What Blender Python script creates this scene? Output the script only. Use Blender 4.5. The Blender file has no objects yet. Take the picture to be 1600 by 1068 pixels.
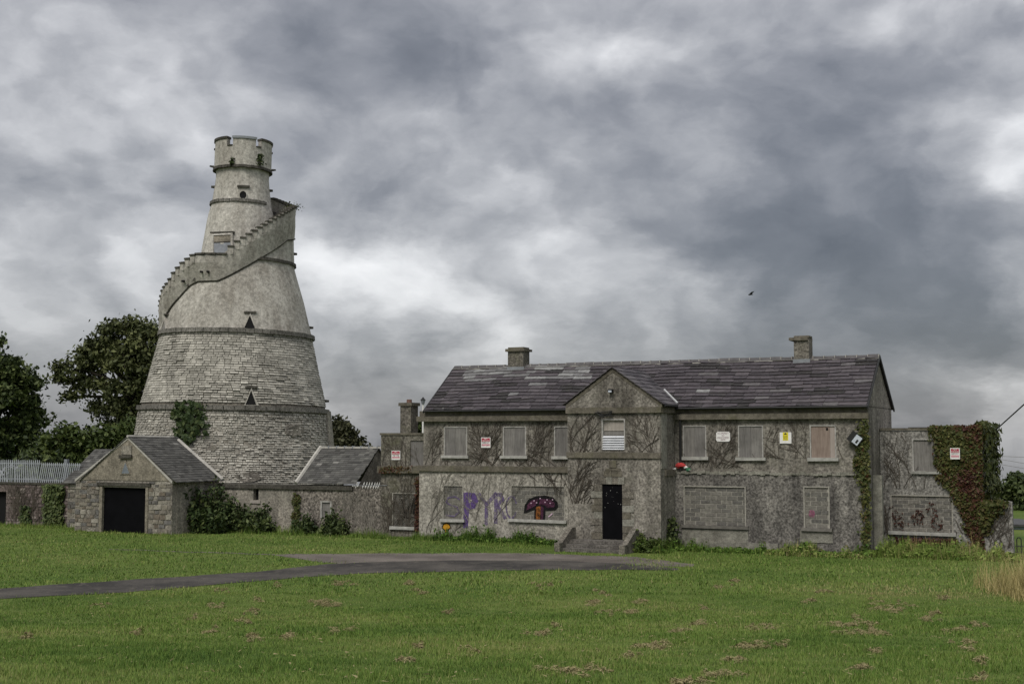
import bpy, math, random
import numpy as np
from mathutils import Matrix, Vector
random.seed(7); rng = np.random.default_rng(11)
R = math.radians
sc = bpy.context.scene
col = sc.collection
# ---------------------------------------------------------------- camera
F, EYE, PITCH = 2000.0, 4.6, math.atan(152/2000)
cam = bpy.data.objects.new('camera', bpy.data.cameras.new('camera')); col.objects.link(cam)
cam.location = (0, 0, EYE); cam.rotation_euler = (R(90)+PITCH, 0, 0)
cam.data.sensor_width = 36; cam.data.lens = 36*F/1600
cam.data.clip_start = .1; cam.data.clip_end = 3000
sc.camera = cam
sc.view_settings.view_transform = 'Standard'; sc.view_settings.look = 'None'
sc.view_settings.gamma = 1; sc.view_settings.use_curve_mapping = False
sc.view_settings.exposure = 0.55
# ---------------------------------------------------------------- light
SUN_EL, SUN_AZ = 50, 205          # soft sun behind thick cloud, behind the camera and to its left
sun = bpy.data.objects.new('sun', bpy.data.lights.new('sun', 'SUN')); col.objects.link(sun)
sun.data.energy = 1.5; sun.data.angle = R(24); sun.data.color = (1, .95, .87)
_d = Vector((math.sin(R(SUN_AZ))*math.cos(R(SUN_EL)), math.cos(R(SUN_AZ))*math.cos(R(SUN_EL)), math.sin(R(SUN_EL))))
sun.rotation_euler = _d.to_track_quat('Z', 'Y').to_euler(); sun.location = _d*50
def ray(px, py):
    x, y = (px-800)/F, (534-py)/F
    c, s = math.cos(PITCH), math.sin(PITCH)
    return Vector((x, c-s*y, s+c*y))
# ---------------------------------------------------------------- world
W = bpy.data.worlds.new('World'); sc.world = W; W.use_nodes = True
class NT:
    def __init__(s, t): s.t = t; s.n = t.nodes; s.l = t.links
    def new(s, ty, **k):
        n = s.n.new(ty)
        for a, v in k.items(): setattr(n, a, v)
        return n
    def put(s, sock, v):
        if isinstance(v, bpy.types.NodeSocket): s.l.new(v, sock)
        elif v is not None: sock.default_value = v
    def math(s, op, a, b=None, c=None, clamp=False):
        n = s.new('ShaderNodeMath', operation=op, use_clamp=clamp)
        s.put(n.inputs[0], a); s.put(n.inputs[1], b); s.put(n.inputs[2], c); return n.outputs[0]
    def vec(s, op, a, b=None, scale=None):
        n = s.new('ShaderNodeVectorMath', operation=op)
        s.put(n.inputs[0], a); s.put(n.inputs[1], b)
        if scale is not None: s.put(n.inputs['Scale'], scale)
        return n.outputs['Value'] if op in ('DOT_PRODUCT', 'LENGTH', 'DISTANCE') else n.outputs[0]
    def noise(s, v, scale, detail=6, rough=.55, dist=0, colour=False, dim='3D'):
        n = s.new('ShaderNodeTexNoise', noise_dimensions=dim)
        s.put(n.inputs['Vector'], v); n.inputs['Scale'].default_value = scale; n.inputs['Detail'].default_value = detail
        n.inputs['Roughness'].default_value = rough; n.inputs['Distortion'].default_value = dist
        return n.outputs['Color'] if colour else n.outputs['Fac']
    def ramp(s, f, stops, interp='LINEAR'):
        n = s.new('ShaderNodeValToRGB'); n.color_ramp.interpolation = interp
        e = n.color_ramp.elements
        while len(e) < len(stops): e.new(.5)
        for q, (p, c) in zip(e, stops):
            q.position = p; q.color = (c, c, c, 1) if isinstance(c, (int, float)) else (*c, 1)
        s.put(n.inputs[0], f); return n.outputs[0]
    def mix(s, f, a, b, mode='MIX'):
        n = s.new('ShaderNodeMix', data_type='RGBA', blend_type=mode)
        s.put(n.inputs[0], f)
        for i, v in ((6, a), (7, b)):
            if isinstance(v, tuple): v = (*v, 1)
            s.put(n.inputs[i], v)
        return n.outputs[2]
w = NT(W.node_tree); w.n.clear()
co = w.new('ShaderNodeTexCoord').outputs['Generated']
sep = w.new('ShaderNodeSeparateXYZ'); w.put(sep.inputs[0], co)
zz = w.math('ADD', w.math('MAXIMUM', sep.outputs[2], 0), .30)
cmb = w.new('ShaderNodeCombineXYZ')
w.put(cmb.inputs[0], w.math('DIVIDE', sep.outputs[0], zz)); w.put(cmb.inputs[1], w.math('DIVIDE', sep.outputs[1], zz))
plane = cmb.outputs[0]
warp = w.vec('SUBTRACT', w.noise(plane, 1.7, 8, .6, colour=True), (.5, .5, .5))
wd = w.vec('NORMALIZE', w.vec('ADD', co, w.vec('SCALE', warp, None, .20)))
# broad masses of the cloud deck: (photo x, y, width in pixels, strength)
BLOBS = [(560,450,130,.19),(690,470,100,.17),(490,390,70,.12),(270,390,90,.10),(90,400,100,.06),(180,130,150,.07),(1000,50,170,.06),
 (850,150,110,.08),(880,260,80,.07),(1570,290,95,.17),(1090,320,60,.13),(960,390,100,.16),(820,500,90,.10),(1580,640,60,.28),(40,600,120,.07),
 (1180,330,130,-.12),(1330,400,150,-.15),(1000,300,90,-.08),(1500,400,110,-.10),(1220,480,120,-.12),(1480,520,120,-.08),(1250,200,130,-.07),
 (620,215,80,-.05),(700,15,90,-.09),(60,260,110,-.06),(640,590,90,-.10),(380,230,90,-.02),(1480,150,140,-.04),(1560,30,110,-.03),(720,560,90,-.07),(1050,90,420,-.05),(300,90,380,-.05),(640,650,70,-.10)]
acc = None
for px, py, wd_, a in BLOBS:
    d = ray(px, py).normalized()
    dp = w.vec('DOT_PRODUCT', wd, tuple(d))
    k = 2/(wd_*1.15/F)**2*.5
    g = w.math('MULTIPLY', w.math('EXPONENT', w.math('MULTIPLY', w.math('SUBTRACT', dp, 1.0), k*2)), a)
    acc = g if acc is None else w.math('ADD', acc, g)
scl = w.vec('ADD', w.vec('MULTIPLY', co, (1.0, 1.0, 1.35)), w.vec('SCALE', warp, None, .11))
up = (0.008, 0.0, .040)
def puff(v, sc_, det):
    n = w.new('ShaderNodeTexVoronoi', feature='F1', normalize=True); w.put(n.inputs['Vector'], v)
    n.inputs['Scale'].default_value = sc_; n.inputs['Detail'].default_value = det; n.inputs['Roughness'].default_value = .55
    return w.math('SUBTRACT', 1.0, n.outputs['Distance'])
def billow(v):
    a = w.math('ADD', w.math('MULTIPLY', w.noise(v, 3.2, 3, .5, .3), .50), w.math('MULTIPLY', puff(v, 6.0, 3), .50))
    return w.math('ADD', a, w.math('MULTIPLY', w.noise(v, 11, 8, .55, .3), .22))
na = billow(scl); nb = billow(w.vec('ADD', scl, up))
relief = w.math('SUBTRACT', na, nb)                 # cloud tops catch the light, bases stay dark
n2 = w.noise(w.vec('ADD', scl, (3.1, 1.7, .4)), 15.0, 9, .62, .3)
t = w.math('ADD', w.math('MULTIPLY', relief, 2.9), w.math('MULTIPLY', w.math('SUBTRACT', n2, .5), .27))
t = w.math('ADD', t, w.math('MULTIPLY', w.math('SUBTRACT', na, .80), -.50))
t = w.math('ADD', w.math('ADD', t, w.math('MULTIPLY', acc, 1.5)), .375)
t = w.math('DIVIDE', w.math('ADD', t, .3), 1.5)
cloud = w.ramp(t, [(0, (.070,.074,.086)), (.2, (.105,.110,.124)), (.347, (.158,.162,.177)), (.48, (.236,.239,.252)), (.613, (.345,.347,.358)), (.767, (.51,.512,.52)), (1, (.68,.68,.685))])
# a cloud deck brightens from the horizon towards the zenith
lift = w.math('ADD', .88, w.math('MULTIPLY', w.math('MAXIMUM', sep.outputs[2], 0), 1.5))
cloud = w.vec('SCALE', cloud, None, lift)
sky = w.new('ShaderNodeTexSky', sky_type='NISHITA'); sky.sun_disc = False
sky.sun_elevation = R(SUN_EL); sky.sun_rotation = R(SUN_AZ)
skyc = w.vec('SCALE', sky.outputs[0], None, .10)
bg = w.new('ShaderNodeBackground'); bg.inputs[1].default_value = 1.0
w.put(bg.inputs[0], w.mix(.93, skyc, cloud))
w.put(w.new('ShaderNodeOutputWorld').inputs[0], bg.outputs[0])
W.cycles.sampling_method = 'MANUAL'; W.cycles.sample_map_resolution = 512
# ---------------------------------------------------------------- materials
def mat(name, build, rough=.9, spec=.25, bump=None):
    m = bpy.data.materials.new(name); m.use_nodes = True
    t = NT(m.node_tree); b = t.n['Principled BSDF']
    b.inputs['Roughness'].default_value = rough; b.inputs['Specular IOR Level'].default_value = spec
    c, h, dist = build(t)
    t.put(b.inputs['Base Color'], c if not isinstance(c, tuple) else (*c, 1))
    if h is not None:
        bp = t.new('ShaderNodeBump'); bp.inputs['Strength'].default_value = .8; bp.inputs['Distance'].default_value = dist
        t.put(bp.inputs['Height'], h); t.put(b.inputs['Normal'], bp.outputs[0])
    return m
def pos(t): return t.new('ShaderNodeNewGeometry').outputs['Position']
def scaled(t, v, s): return t.vec('MULTIPLY', v, s)
def plain(name, c, rough=.7, var=.25, sc_=3.0, spec=.3, bump=0):
    def f(t):
        p = pos(t); n = t.noise(p, sc_, 6, .6)
        return t.mix(t.ramp(n, [(.3, 0), (.7, 1)]), tuple(x*(1-var) for x in c), tuple(min(1, x*(1+var)) for x in c)), (t.noise(p, sc_*6, 4) if bump else None), bump
    return mat(name, f, rough, spec)
def render_mat(name, c, dark, speck=.5, streak=.6, grain=28, moss=None, dark_at=(.42,.68), bump=.015):
    """weathered roughcast: base colour, dirt patches running down the wall, pebble grain"""
    def f(t):
        p = pos(t)
        big = t.noise(p, .55, 7, .62)
        run = t.noise(scaled(t, p, (1.6, 1.6, .16)), 1.1, 6, .65)
        mixd = t.math('ADD', t.math('MULTIPLY', big, 1-streak), t.math('MULTIPLY', run, streak))
        k = t.ramp(mixd, [(dark_at[0], 0), (dark_at[1], 1)])
        a = t.mix(k, c, dark)
        fine = t.noise(p, grain, 3, .7)
        a = t.mix(speck, a, t.ramp(fine, [(.37, .13), (.5, .5), (.63, .88)]), 'OVERLAY')
        med = t.noise(p, 5.0, 6, .75)
        a = t.mix(.6, a, t.ramp(med, [(.34, .18), (.5, .5), (.66, .82)]), 'OVERLAY')
        if moss:
            a = t.mix(t.math('MULTIPLY', t.ramp(t.noise(p, 1.3, 6, .65), [(.5, 0), (.72, 1)]), .7), a, moss)
        return a, fine, bump
    return mat(name, f, .95, .15)
M = {}
M['dash'] = render_mat('pebble_dash', (.250,.232,.202), (.100,.091,.078), .58, .6, 11, (.125,.12,.095), (.40,.62))
M['dash_low'] = render_mat('ground_floor_dash', (.345,.325,.285), (.175,.162,.14), .5, .55, 11)
M['dash_dark'] = render_mat('dark_pebble_dash', (0.196,0.184,0.167), (0.078,0.073,0.068), .7, .6, 12, None, (.40,.60))
M['annex'] = render_mat('annex_render', (0.161,0.149,0.126), (0.076,0.069,0.059), .65, .6, 11, (.10,.10,.06))
M['rannex'] = render_mat('right_annex_render', (0.243,0.234,0.216), (0.146,0.138,0.126), .65, .4, 11)
M['cement'] = render_mat('string_course_cement', (0.149,0.135,0.109), (0.073,0.065,0.050), .3, .5, 30, (.12,.115,.07))
M['panel'] = render_mat('smooth_cement', (0.247,0.240,0.206), (0.143,0.135,0.112), .3, .5, 30)
M['tower'] = render_mat('tower_render', (.43,.412,.37), (.245,.228,.198), .22, .5, 18, None, (.40,.62), .008)
M['tower2'] = render_mat('tower_upper_render', (.44,.422,.38), (.27,.25,.218), .22, .7, 18, None, (.44,.66), .008)
M['limewall'] = render_mat('lime_washed_wall', (0.306,0.281,0.238), (0.128,0.119,0.102), .5, .45, 12, (.22,.21,.18), (.42,.6), .03)
M['lowwall'] = render_mat('grey_rough_wall', (0.189,0.169,0.147), (0.101,0.091,0.080), .8, .75, 10)
M['gable'] = render_mat('gable_render', (0.245,0.220,0.176), (0.144,0.130,0.104), .35, .4, 18)
M['pinkwall'] = render_mat('rough_rubble_wall', (0.144,0.119,0.108), (0.072,0.058,0.054), .7, .4, 12, None, (.4,.6), .04)
M['stoneedge'] = render_mat('dark_band_stone', (.17,.162,.145), (.08,.076,.066), .5, .3, 14)
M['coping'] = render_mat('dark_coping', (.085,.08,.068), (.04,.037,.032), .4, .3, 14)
M['capgrey'] = plain('blue_grey_capping', (.22,.235,.25), .8, .2)
M['step'] = render_mat('step_concrete', (.135,.125,.112), (.06,.055,.05), .5, .3, 14)
M['cheek'] = render_mat('cheek_concrete', (.18,.165,.138), (.085,.077,.064), .5, .7, 14)
STONES = []
for i, c in enumerate([(.33,.315,.285), (.25,.24,.215), (.41,.39,.35), (.30,.265,.215), (.20,.20,.19), (.46,.45,.41)]):
    STONES.append(plain('tower_stone', c, .95, .4, 5, .15, .02))
GSTONES = [plain('rubble_stone', c, .95, .35, 7, .15, .02) for c in [(.165,.15,.128), (.215,.195,.16), (.145,.14,.132), (.165,.14,.112), (.28,.26,.22), (.12,.113,.105)]]
M['mortar'] = render_mat('lime_mortar', (0.288,0.268,0.228), (0.184,0.168,0.144), .5, .3, 14, None, (.4,.6), .02)
def masonry_mat(name, hi, lo):
    def f(t):
        a = t.new('ShaderNodeAttribute', attribute_name='tint').outputs['Fac']
        p = pos(t)
        c = t.ramp(a, [(0, lo), (.35, tuple(.6*x+.4*y for x, y in zip(lo, hi))), (.75, hi), (1, tuple(x*1.25 for x in hi))])
        c = t.mix(.7, c, t.ramp(t.noise(p, 9, 5, .7), [(.3, .25), (.5, .5), (.7, .78)]), 'OVERLAY')
        pt = t.ramp(t.noise(p, .5, 6, .65), [(.44, 0), (.66, 1)])
        c = t.mix(t.math('MULTIPLY', pt, .5), c, tuple(.55*x for x in lo))
        c = t.mix(t.math('MULTIPLY', t.ramp(t.noise(p, .8, 7, .7, .4), [(.50, 0), (.62, 1)]), .55), c, tuple(1.3*x for x in hi))
        return c, t.noise(p, 16, 4), .03
    return mat(name, f, .95, .15)
M['masonry'] = masonry_mat('tower_masonry', (.41,.392,.345), (.235,.225,.195))
def slate_mat(name, c, lich=.25):
    def f(t):
        p = pos(t)
        a = t.mix(t.ramp(t.noise(scaled(t, p, (1, 1, 3)), 5, 6, .65), [(.3, 0), (.7, 1)]), tuple(x*.6 for x in c), tuple(x*1.3 for x in c))
        a = t.mix(t.math('MULTIPLY', t.ramp(t.noise(p, 2.2, 6, .7), [(.52, 0), (.66, 1)]), lich), a, (.035,.033,.028))
        a = t.mix(t.math('MULTIPLY', t.ramp(t.noise(p, 8.0, 5, .7), [(.60, 0), (.72, 1)]), lich*1.1), a, (.20,.20,.18))
        return a, t.noise(p, 22, 4), .006
    return mat(name, f, .72, .3)
SLATES = [slate_mat('purple_slate', c, l) for c, l in [((.070,.060,.067), .3), ((.056,.048,.054), .4), ((.084,.073,.079), .25), ((.040,.034,.038), .6), ((.108,.100,.102), .4)]]
SLATE_PALE = [slate_mat('pale_slate', (.22,.22,.215), .2), slate_mat('grey_slate', (.15,.147,.147), .3)]
def tint_mat(name, stops, rough=.7, spec=.2, trans=0):
    def f(t):
        a = t.new('ShaderNodeAttribute', attribute_name='tint').outputs['Fac']
        return t.ramp(a, stops), None, 0
    m = mat(name, f, rough, spec)
    return m
SLATE_DARK = slate_mat('lichened_dark_slate', (.028,.025,.025), .7)
M['shedslate'] = tint_mat('shed_slates', [(0, (.045,.044,.041)), (.5, (.085,.083,.078)), (.85, (.12,.118,.108)), (1, (.20,.195,.18))], .7)
M['bayslate'] = tint_mat('bay_slates', [(0, (.04,.036,.040)), (.5, (.07,.062,.068)), (1, (.105,.097,.10))], .7)
M['ridge'] = plain('ridge_tile', (.085,.08,.08), .8, .3)
M['flash'] = plain('lead_flashing', (.40,.41,.41), .6, .15)
M['limeflash'] = plain('lime_flaunching', (.40,.385,.35), .9, .2)
M['whiteframe'] = plain('weathered_white_frame', (.33,.32,.30), .7, .35, 6)
M['sill'] = plain('pale_sill', (.34,.335,.31), .8, .25, 5, .2)
M['dsill'] = plain('dark_sill', (.16,.15,.135), .8, .3, 5, .2)
def wood_mat(name, a_, b_):
    def f(t):
        p = pos(t)
        n = t.noise(scaled(t, p, (9, 9, .7)), 2.2, 6, .65)
        st = t.noise(p, 1.7, 5, .65)
        return t.mix(t.ramp(t.math('ADD', t.math('MULTIPLY', n, .6), t.math('MULTIPLY', st, .4)), [(.36, 0), (.62, 1)]), a_, b_), n, .01
    return mat(name, f, .9, .15)
M['board'] = wood_mat('grey_board', (.12,.114,.106), (.235,.224,.21))
M['board2'] = wood_mat('dark_grey_board', (.11,.104,.098), (.205,.196,.186))
M['ply'] = wood_mat('brown_plywood', (.19,.145,.12), (.30,.24,.205))
M['ply2'] = wood_mat('pale_plywood', (.30,.255,.225), (.36,.315,.285))
M['oldwood'] = wood_mat('weathered_wood', (.25,.225,.20), (.38,.35,.31))
BLOCKS = [plain('concrete_block', c, .95, .3, 9, .15, .015) for c in [(.145,.138,.125), (.165,.155,.138), (.125,.12,.11), (.18,.17,.15)]]
M['bmortar'] = plain('block_mortar', (.30,.285,.25), .95, .25, 9)
M['black'] = plain('black_steel_sheet', (.004,.004,.005), .75, .3, 2, .06)
M['dark'] = plain('dark_interior', (.006,.006,.006), .9, .2, 2)
M['galv'] = plain('galvanised_steel', (.20,.215,.235), .55, .25, 4, .3)
M['pale'] = plain('weathered_steel_pale', (.33,.35,.375), .6, .25, 4, .2)
M['louvre'] = plain('pale_steel_louvre', (.60,.615,.64), .4, .12, 4, .5)
M['white'] = plain('white_paint', (.74,.73,.71), .6, .1, 6)
M['red'] = plain('red_print', (.36,.03,.06), .6, .2, 6)
M['pinkred'] = plain('faded_red_print', (.55,.27,.31), .6, .2, 6)
M['ink'] = plain('black_print', (.02,.02,.02), .6, .1, 6)
M['maroon'] = plain('maroon_print', (.13,.03,.06), .6, .1, 6)
M['yellow'] = plain('yellow_print', (.70,.60,.03), .6, .1, 6)
def spray_mat(name, c, lo, hi):
    m = plain(name, c, .9, .35, 12, .1); t = NT(m.node_tree); b = t.n['Principled BSDF']; p = pos(t)
    n = t.math('ADD', t.math('MULTIPLY', t.noise(p, 13, 4, .7), .6), t.math('MULTIPLY', t.noise(p, 3, 5, .6), .4))
    t.put(b.inputs['Alpha'], t.ramp(n, [(lo, 0), (hi, 1)])); return m
M['purple'] = spray_mat('purple_spray_paint', (.105,.068,.19), .30, .50)
M['purple2'] = spray_mat('faded_purple_spray', (.13,.098,.20), .36, .62)
M['plum'] = spray_mat('plum_spray_paint', (.085,.032,.06), .34, .56)
M['rust'] = spray_mat('orange_brown_spray', (.26,.10,.03), .34, .56)
M['orange'] = plain('orange_spray', (.55,.27,.02), .8, .2, 10)
M['spray'] = spray_mat('black_spray_paint', (.012,.011,.012), .26, .44)
M['pinkspot'] = spray_mat('pink_spray', (.32,.10,.18), .40, .62)
M['magenta'] = plain('pale_pink_spot', (.55,.40,.50), .8, .2, 10)
M['lampglass'] = plain('floodlight_glass', (.50,.54,.60), .25, .15, 20, .6)
M['bagred'] = plain('red_plastic', (.55,.06,.06), .4, .25, 20, .5)
M['baggreen'] = plain('green_plastic', (.03,.14,.07), .4, .2, 20, .5)
M['bark'] = plain('tree_bark', (.045,.038,.03), .95, .35, 4, .1)
M['stem'] = plain('dry_creeper_stem', (.080,.069,.056), .95, .35, 4, .1)
M['stem2'] = plain('pale_creeper_stem', (.20,.185,.16), .95, .3, 4, .1)
M['leaf_dark'] = tint_mat('dark_leaves', [(0, (.018,.030,.011)), (.5, (.050,.070,.023)), (1, (.13,.16,.052))], .6)
M['leaf_mid'] = tint_mat('green_leaves', [(0, (.025,.042,.010)), (.5, (.055,.078,.020)), (1, (.105,.13,.035))], .6)
M['leaf_oak'] = tint_mat('olive_leaves', [(0, (.026,.033,.012)), (.5, (.066,.078,.028)), (1, (.145,.158,.062))], .6)
M['leaf_copper'] = tint_mat('copper_leaves', [(0, (.022,.024,.012)), (.5, (.048,.050,.024)), (1, (.09,.092,.042))], .6)
M['creeper'] = tint_mat('creeper_leaves', [(0, (.035,.012,.009)), (.28, (.068,.026,.016)), (.42, (.072,.050,.018)), (.6, (.060,.062,.016)), (.8, (.040,.055,.015)), (1, (.115,.115,.035))], .6)
M['ivy'] = tint_mat('ivy_leaves', [(0, (.018,.032,.012)), (.5, (.040,.062,.02)), (1, (.10,.12,.04))], .55)
M['grass'] = tint_mat('grass_blades', [(0, (.046,.094,.016)), (.3, (.098,.168,.028)), (.6, (.155,.215,.046)), (.82, (.225,.242,.078)), (1, (.27,.235,.115))], .7, .15)
M['hay'] = tint_mat('dead_grass', [(0, (.165,.140,.065)), (.5, (.255,.220,.115)), (1, (.35,.305,.175))], .9, .1)
M['dryplant'] = tint_mat('tall_dry_grass', [(0, (.20,.17,.06)), (.5, (.36,.30,.13)), (1, (.52,.44,.23))], .8, .1)
def ground_f(t):
    p = pos(t)
    a = t.mix(t.ramp(t.noise(p, .22, 6, .65), [(.35, 0), (.65, 1)]), (.060,.100,.019), (.115,.148,.038))
    a = t.mix(.7, a, t.ramp(t.noise(p, 9, 6, .75), [(.3, .25), (.5, .5), (.7, .75)]), 'OVERLAY')
    return a, t.noise(p, 14, 5), .05
M['ground'] = mat('lawn_ground', ground_f, .95, .1)
def road_f(t):
    p = pos(t)
    a = t.mix(t.ramp(t.noise(p, .35, 6, .6), [(.40, 0), (.60, 1)]), (.044,.042,.040), (.088,.081,.073))
    a = t.mix(t.math('MULTIPLY', t.ramp(t.noise(p, 2.6, 7, .75, .5), [(.54, 0), (.60, 1)]), .6), a, (.115,.104,.09))
    a = t.mix(.6, a, t.ramp(t.noise(p, 30, 3, .7), [(.3, .3), (.5, .5), (.7, .72)]), 'OVERLAY')
    return a, t.noise(p, 40, 3), .01
M['road'] = mat('worn_asphalt', road_f, .95, .05)
def gravel_f(t):
    p = pos(t)
    a = t.mix(t.ramp(t.noise(p, .5, 6, .6), [(.38, 0), (.62, 1)]), (.105,.092,.082), (.165,.145,.128))
    a = t.mix(.7, a, t.ramp(t.noise(p, 24, 3, .7), [(.3, .28), (.5, .5), (.7, .75)]), 'OVERLAY')
    return a, t.noise(p, 40, 3), .015
M['gravel'] = mat('gravel_forecourt', gravel_f, .95, .1)
# ---------------------------------------------------------------- geometry helpers
def world_off(o):
    v = Vector((0, 0, 0))
    while o is not None: v = v + o.location; o = o.parent
    return v
def tag(o, label=None, cat=None, group=None, kind=None):
    for k, v in (('label', label), ('category', cat), ('group', group), ('kind', kind)):
        if v: o[k] = v
    return o
def thing(name, label, cat, loc, group=None):
    o = bpy.data.objects.new(name, None); col.objects.link(o); o.location = loc; o.empty_display_size = .3
    return tag(o, label, cat, group)
def link(name, me, m, parent=None, smooth=False, loc=None):
    o = bpy.data.objects.new(name, me)
    for q in (m if isinstance(m, (list, tuple)) else [m]): me.materials.append(q)
    col.objects.link(o)
    if parent is not None: o.parent = parent
    if loc is not None: o.location = loc
    if smooth: me.shade_smooth()
    return o
class MB:
    def __init__(s): s.v = []; s.f = []; s.tint = []
    def add(s, vs, fs, tint=None):
        b = len(s.v); s.v += [tuple(p) for p in vs]; s.f += [tuple(i+b for i in f) for f in fs]
        s.tint += [.5 if tint is None else tint]*len(fs); return s
    def quad(s, a, b, c, d, tint=None): return s.add([a, b, c, d], [(0, 1, 2, 3)], tint)
    def hexa(s, p, tint=None):      # 8 points: 0-3 back ring, 4-7 front ring
        return s.add(p, [(0,3,2,1), (4,5,6,7), (0,1,5,4), (1,2,6,5), (2,3,7,6), (3,0,4,7)], tint)
    def tube(s, pts, r, n=5, tint=None, cap=True):
        pts = [Vector(p) for p in pts]; rs = r if isinstance(r, (list, tuple)) else [r]*len(pts)
        V = []; Fc = []
        for i, p in enumerate(pts):
            d = (pts[min(i+1, len(pts)-1)]-pts[max(i-1, 0)])
            d = d.normalized() if d.length > 1e-9 else Vector((0, 0, 1))
            a = d.cross(Vector((0, 0, 1)) if abs(d.z) < .9 else Vector((1, 0, 0))).normalized(); b = d.cross(a)
            for k in range(n):
                q = 2*math.pi*k/n; V.append(p+(a*math.cos(q)+b*math.sin(q))*rs[i])
        for i in range(len(pts)-1):
            for k in range(n):
                Fc.append((i*n+k, i*n+(k+1) % n, (i+1)*n+(k+1) % n, (i+1)*n+k))
        if cap: Fc += [tuple(range(n))[::-1], tuple(range((len(pts)-1)*n, len(pts)*n))]
        return s.add(V, Fc, tint)
    def build(s, name, m, parent=None, smooth=False, loc=None):
        off = world_off(parent) + (Vector(loc) if loc is not None else Vector((0, 0, 0)))
        me = bpy.data.meshes.new(name)
        me.from_pydata([(x-off.x, y-off.y, z-off.z) for x, y, z in s.v], [], s.f)
        at = me.attributes.new('tint', 'FLOAT', 'FACE'); at.data.foreach_set('value', s.tint)
        me.validate(); me.update()
        return link(name, me, m, parent, smooth, loc)
def np_mesh(name, V, nper, tint, m, parent=None, off=(0, 0, 0)):
    """V (n, nper, 3): one polygon of nper corners each; tint per polygon"""
    n = V.shape[0]; me = bpy.data.meshes.new(name)
    me.vertices.add(n*nper); me.vertices.foreach_set('co', (V-np.array(off)).reshape(-1).astype(np.float32))
    me.loops.add(n*nper); me.loops.foreach_set('vertex_index', np.arange(n*nper, dtype=np.int32))
    me.polygons.add(n); me.polygons.foreach_set('loop_start', np.arange(0, n*nper, nper, dtype=np.int32))
    me.update(calc_edges=True)
    at = me.attributes.new('tint', 'FLOAT', 'FACE'); at.data.foreach_set('value', np.clip(tint, 0, 1).astype(np.float32))
    return link(name, me, m, parent)
def leaves_V(C, size, nrm=None, flat=0.0, aspect=1.5):
    """leaf quads (kite shaped) centred at C (n,3); nrm = preferred normal with spread 1-flat"""
    n = len(C)
    N = rng.normal(size=(n, 3))
    if nrm is not None: N = N*(1-flat)*.6+np.asarray(nrm)*flat*1.6
    N /= np.linalg.norm(N, axis=1, keepdims=True)+1e-9
    T = np.cross(N, rng.normal(size=(n, 3))); T /= np.linalg.norm(T, axis=1, keepdims=True)+1e-9
    B = np.cross(N, T); s = (size*rng.uniform(.4, 1.55, n))[:, None]
    return np.stack([C-T*s*aspect*.5, C+B*s*.42-T*s*.05, C+T*s*aspect*.5, C-B*s*.42-T*s*.05], axis=1)
# ---------------------------------------------------------------- ground shape and frames
def gz(x, y):
    y = np.asarray(y, float); x = np.asarray(x, float)
    k = np.clip(37-y, 0, 45)
    z = .080*np.where(k < 4, k*k/8, k-2)
    z = z-.085*np.clip(y-92, 0, None)
    return z+.03*np.sin(x*.9+1.3)*np.sin(y*.7)*np.clip((40-y)/6, 0, 1)
def ghit(px, py):
    d = ray(px, py); t = 5.0
    if d.z >= 0: return Vector((0, 300, 0))
    for _ in range(60):
        f = EYE+d.z*t-float(gz(d.x*t, d.y*t)); t += f/max(.03, -d.z)*.7
    return Vector((d.x*t, d.y*t, float(gz(d.x*t, d.y*t))))
TH = math.atan(2000/4150)
U = Vector((math.cos(TH), -math.sin(TH), 0)); Nn = Vector((-math.sin(TH), -math.cos(TH), 0)); Zv = Vector((0, 0, 1))
_rg = ray(1356, 868); _rg = Vector((0, 0, EYE))+_rg*(EYE/-_rg.z)
def plane_hit(px, py, d):
    r_ = ray(px, py); e = Vector((0, 0, EYE))
    t = ((_rg+Nn*d)-e).dot(Nn)/r_.dot(Nn); return e+r_*t
O = plane_hit(658, 760, 0); O.z = 0
def P(s, d, z): return O+U*s+Nn*d+Zv*z
def H(px, py, d=0):
    p = plane_hit(px, py, d); return ((p-O).dot(U), p.z)
def S(px, d=0, py=740): return H(px, py, d)[0]
def Zf(px, py, d=0): return H(px, py, d)[1]
def fbox(mb, s0, s1, d0, d1, z0, z1, tint=None, j=0):
    p = [P(s0,d0,z0), P(s1,d0,z0), P(s1,d0,z1), P(s0,d0,z1), P(s0,d1,z0), P(s1,d1,z0), P(s1,d1,z1), P(s0,d1,z1)]
    if j: p = [q+Vector((random.uniform(-j, j), random.uniform(-j, j), random.uniform(-j, j))) for q in p]
    mb.hexa(p, tint); return mb
def fb(*a, **k): return fbox(MB(), *a, **k)
def wallface(mb, s0, s1, z0, z1, d, holes=(), depth=.3):
    """vertical wall skin with real openings; holes (s0,s1,z0,z1) get reveals"""
    xs = sorted({s0, s1, *[h[0] for h in holes], *[h[1] for h in holes]}); zs = sorted({z0, z1, *[h[2] for h in holes], *[h[3] for h in holes]})
    xs = [x for x in xs if s0 <= x <= s1]; zs = [x for x in zs if z0 <= x <= z1]
    for a, b in zip(xs, xs[1:]):
        for c, e in zip(zs, zs[1:]):
            m_, n_ = (a+b)/2, (c+e)/2
            if any(h[0] < m_ < h[1] and h[2] < n_ < h[3] for h in holes): continue
            mb.quad(P(a,d,c), P(b,d,c), P(b,d,e), P(a,d,e))
    for a, b, c, e in holes:
        mb.quad(P(a,d,c), P(a,d,e), P(a,d-depth,e), P(a,d-depth,c)); mb.quad(P(b,d,c), P(b,d-depth,c), P(b,d-depth,e), P(b,d,e))
        mb.quad(P(a,d,c), P(a,d-depth,c), P(b,d-depth,c), P(b,d,c)); mb.quad(P(a,d,e), P(b,d,e), P(b,d-depth,e), P(a,d-depth,e))
    return mb
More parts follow.
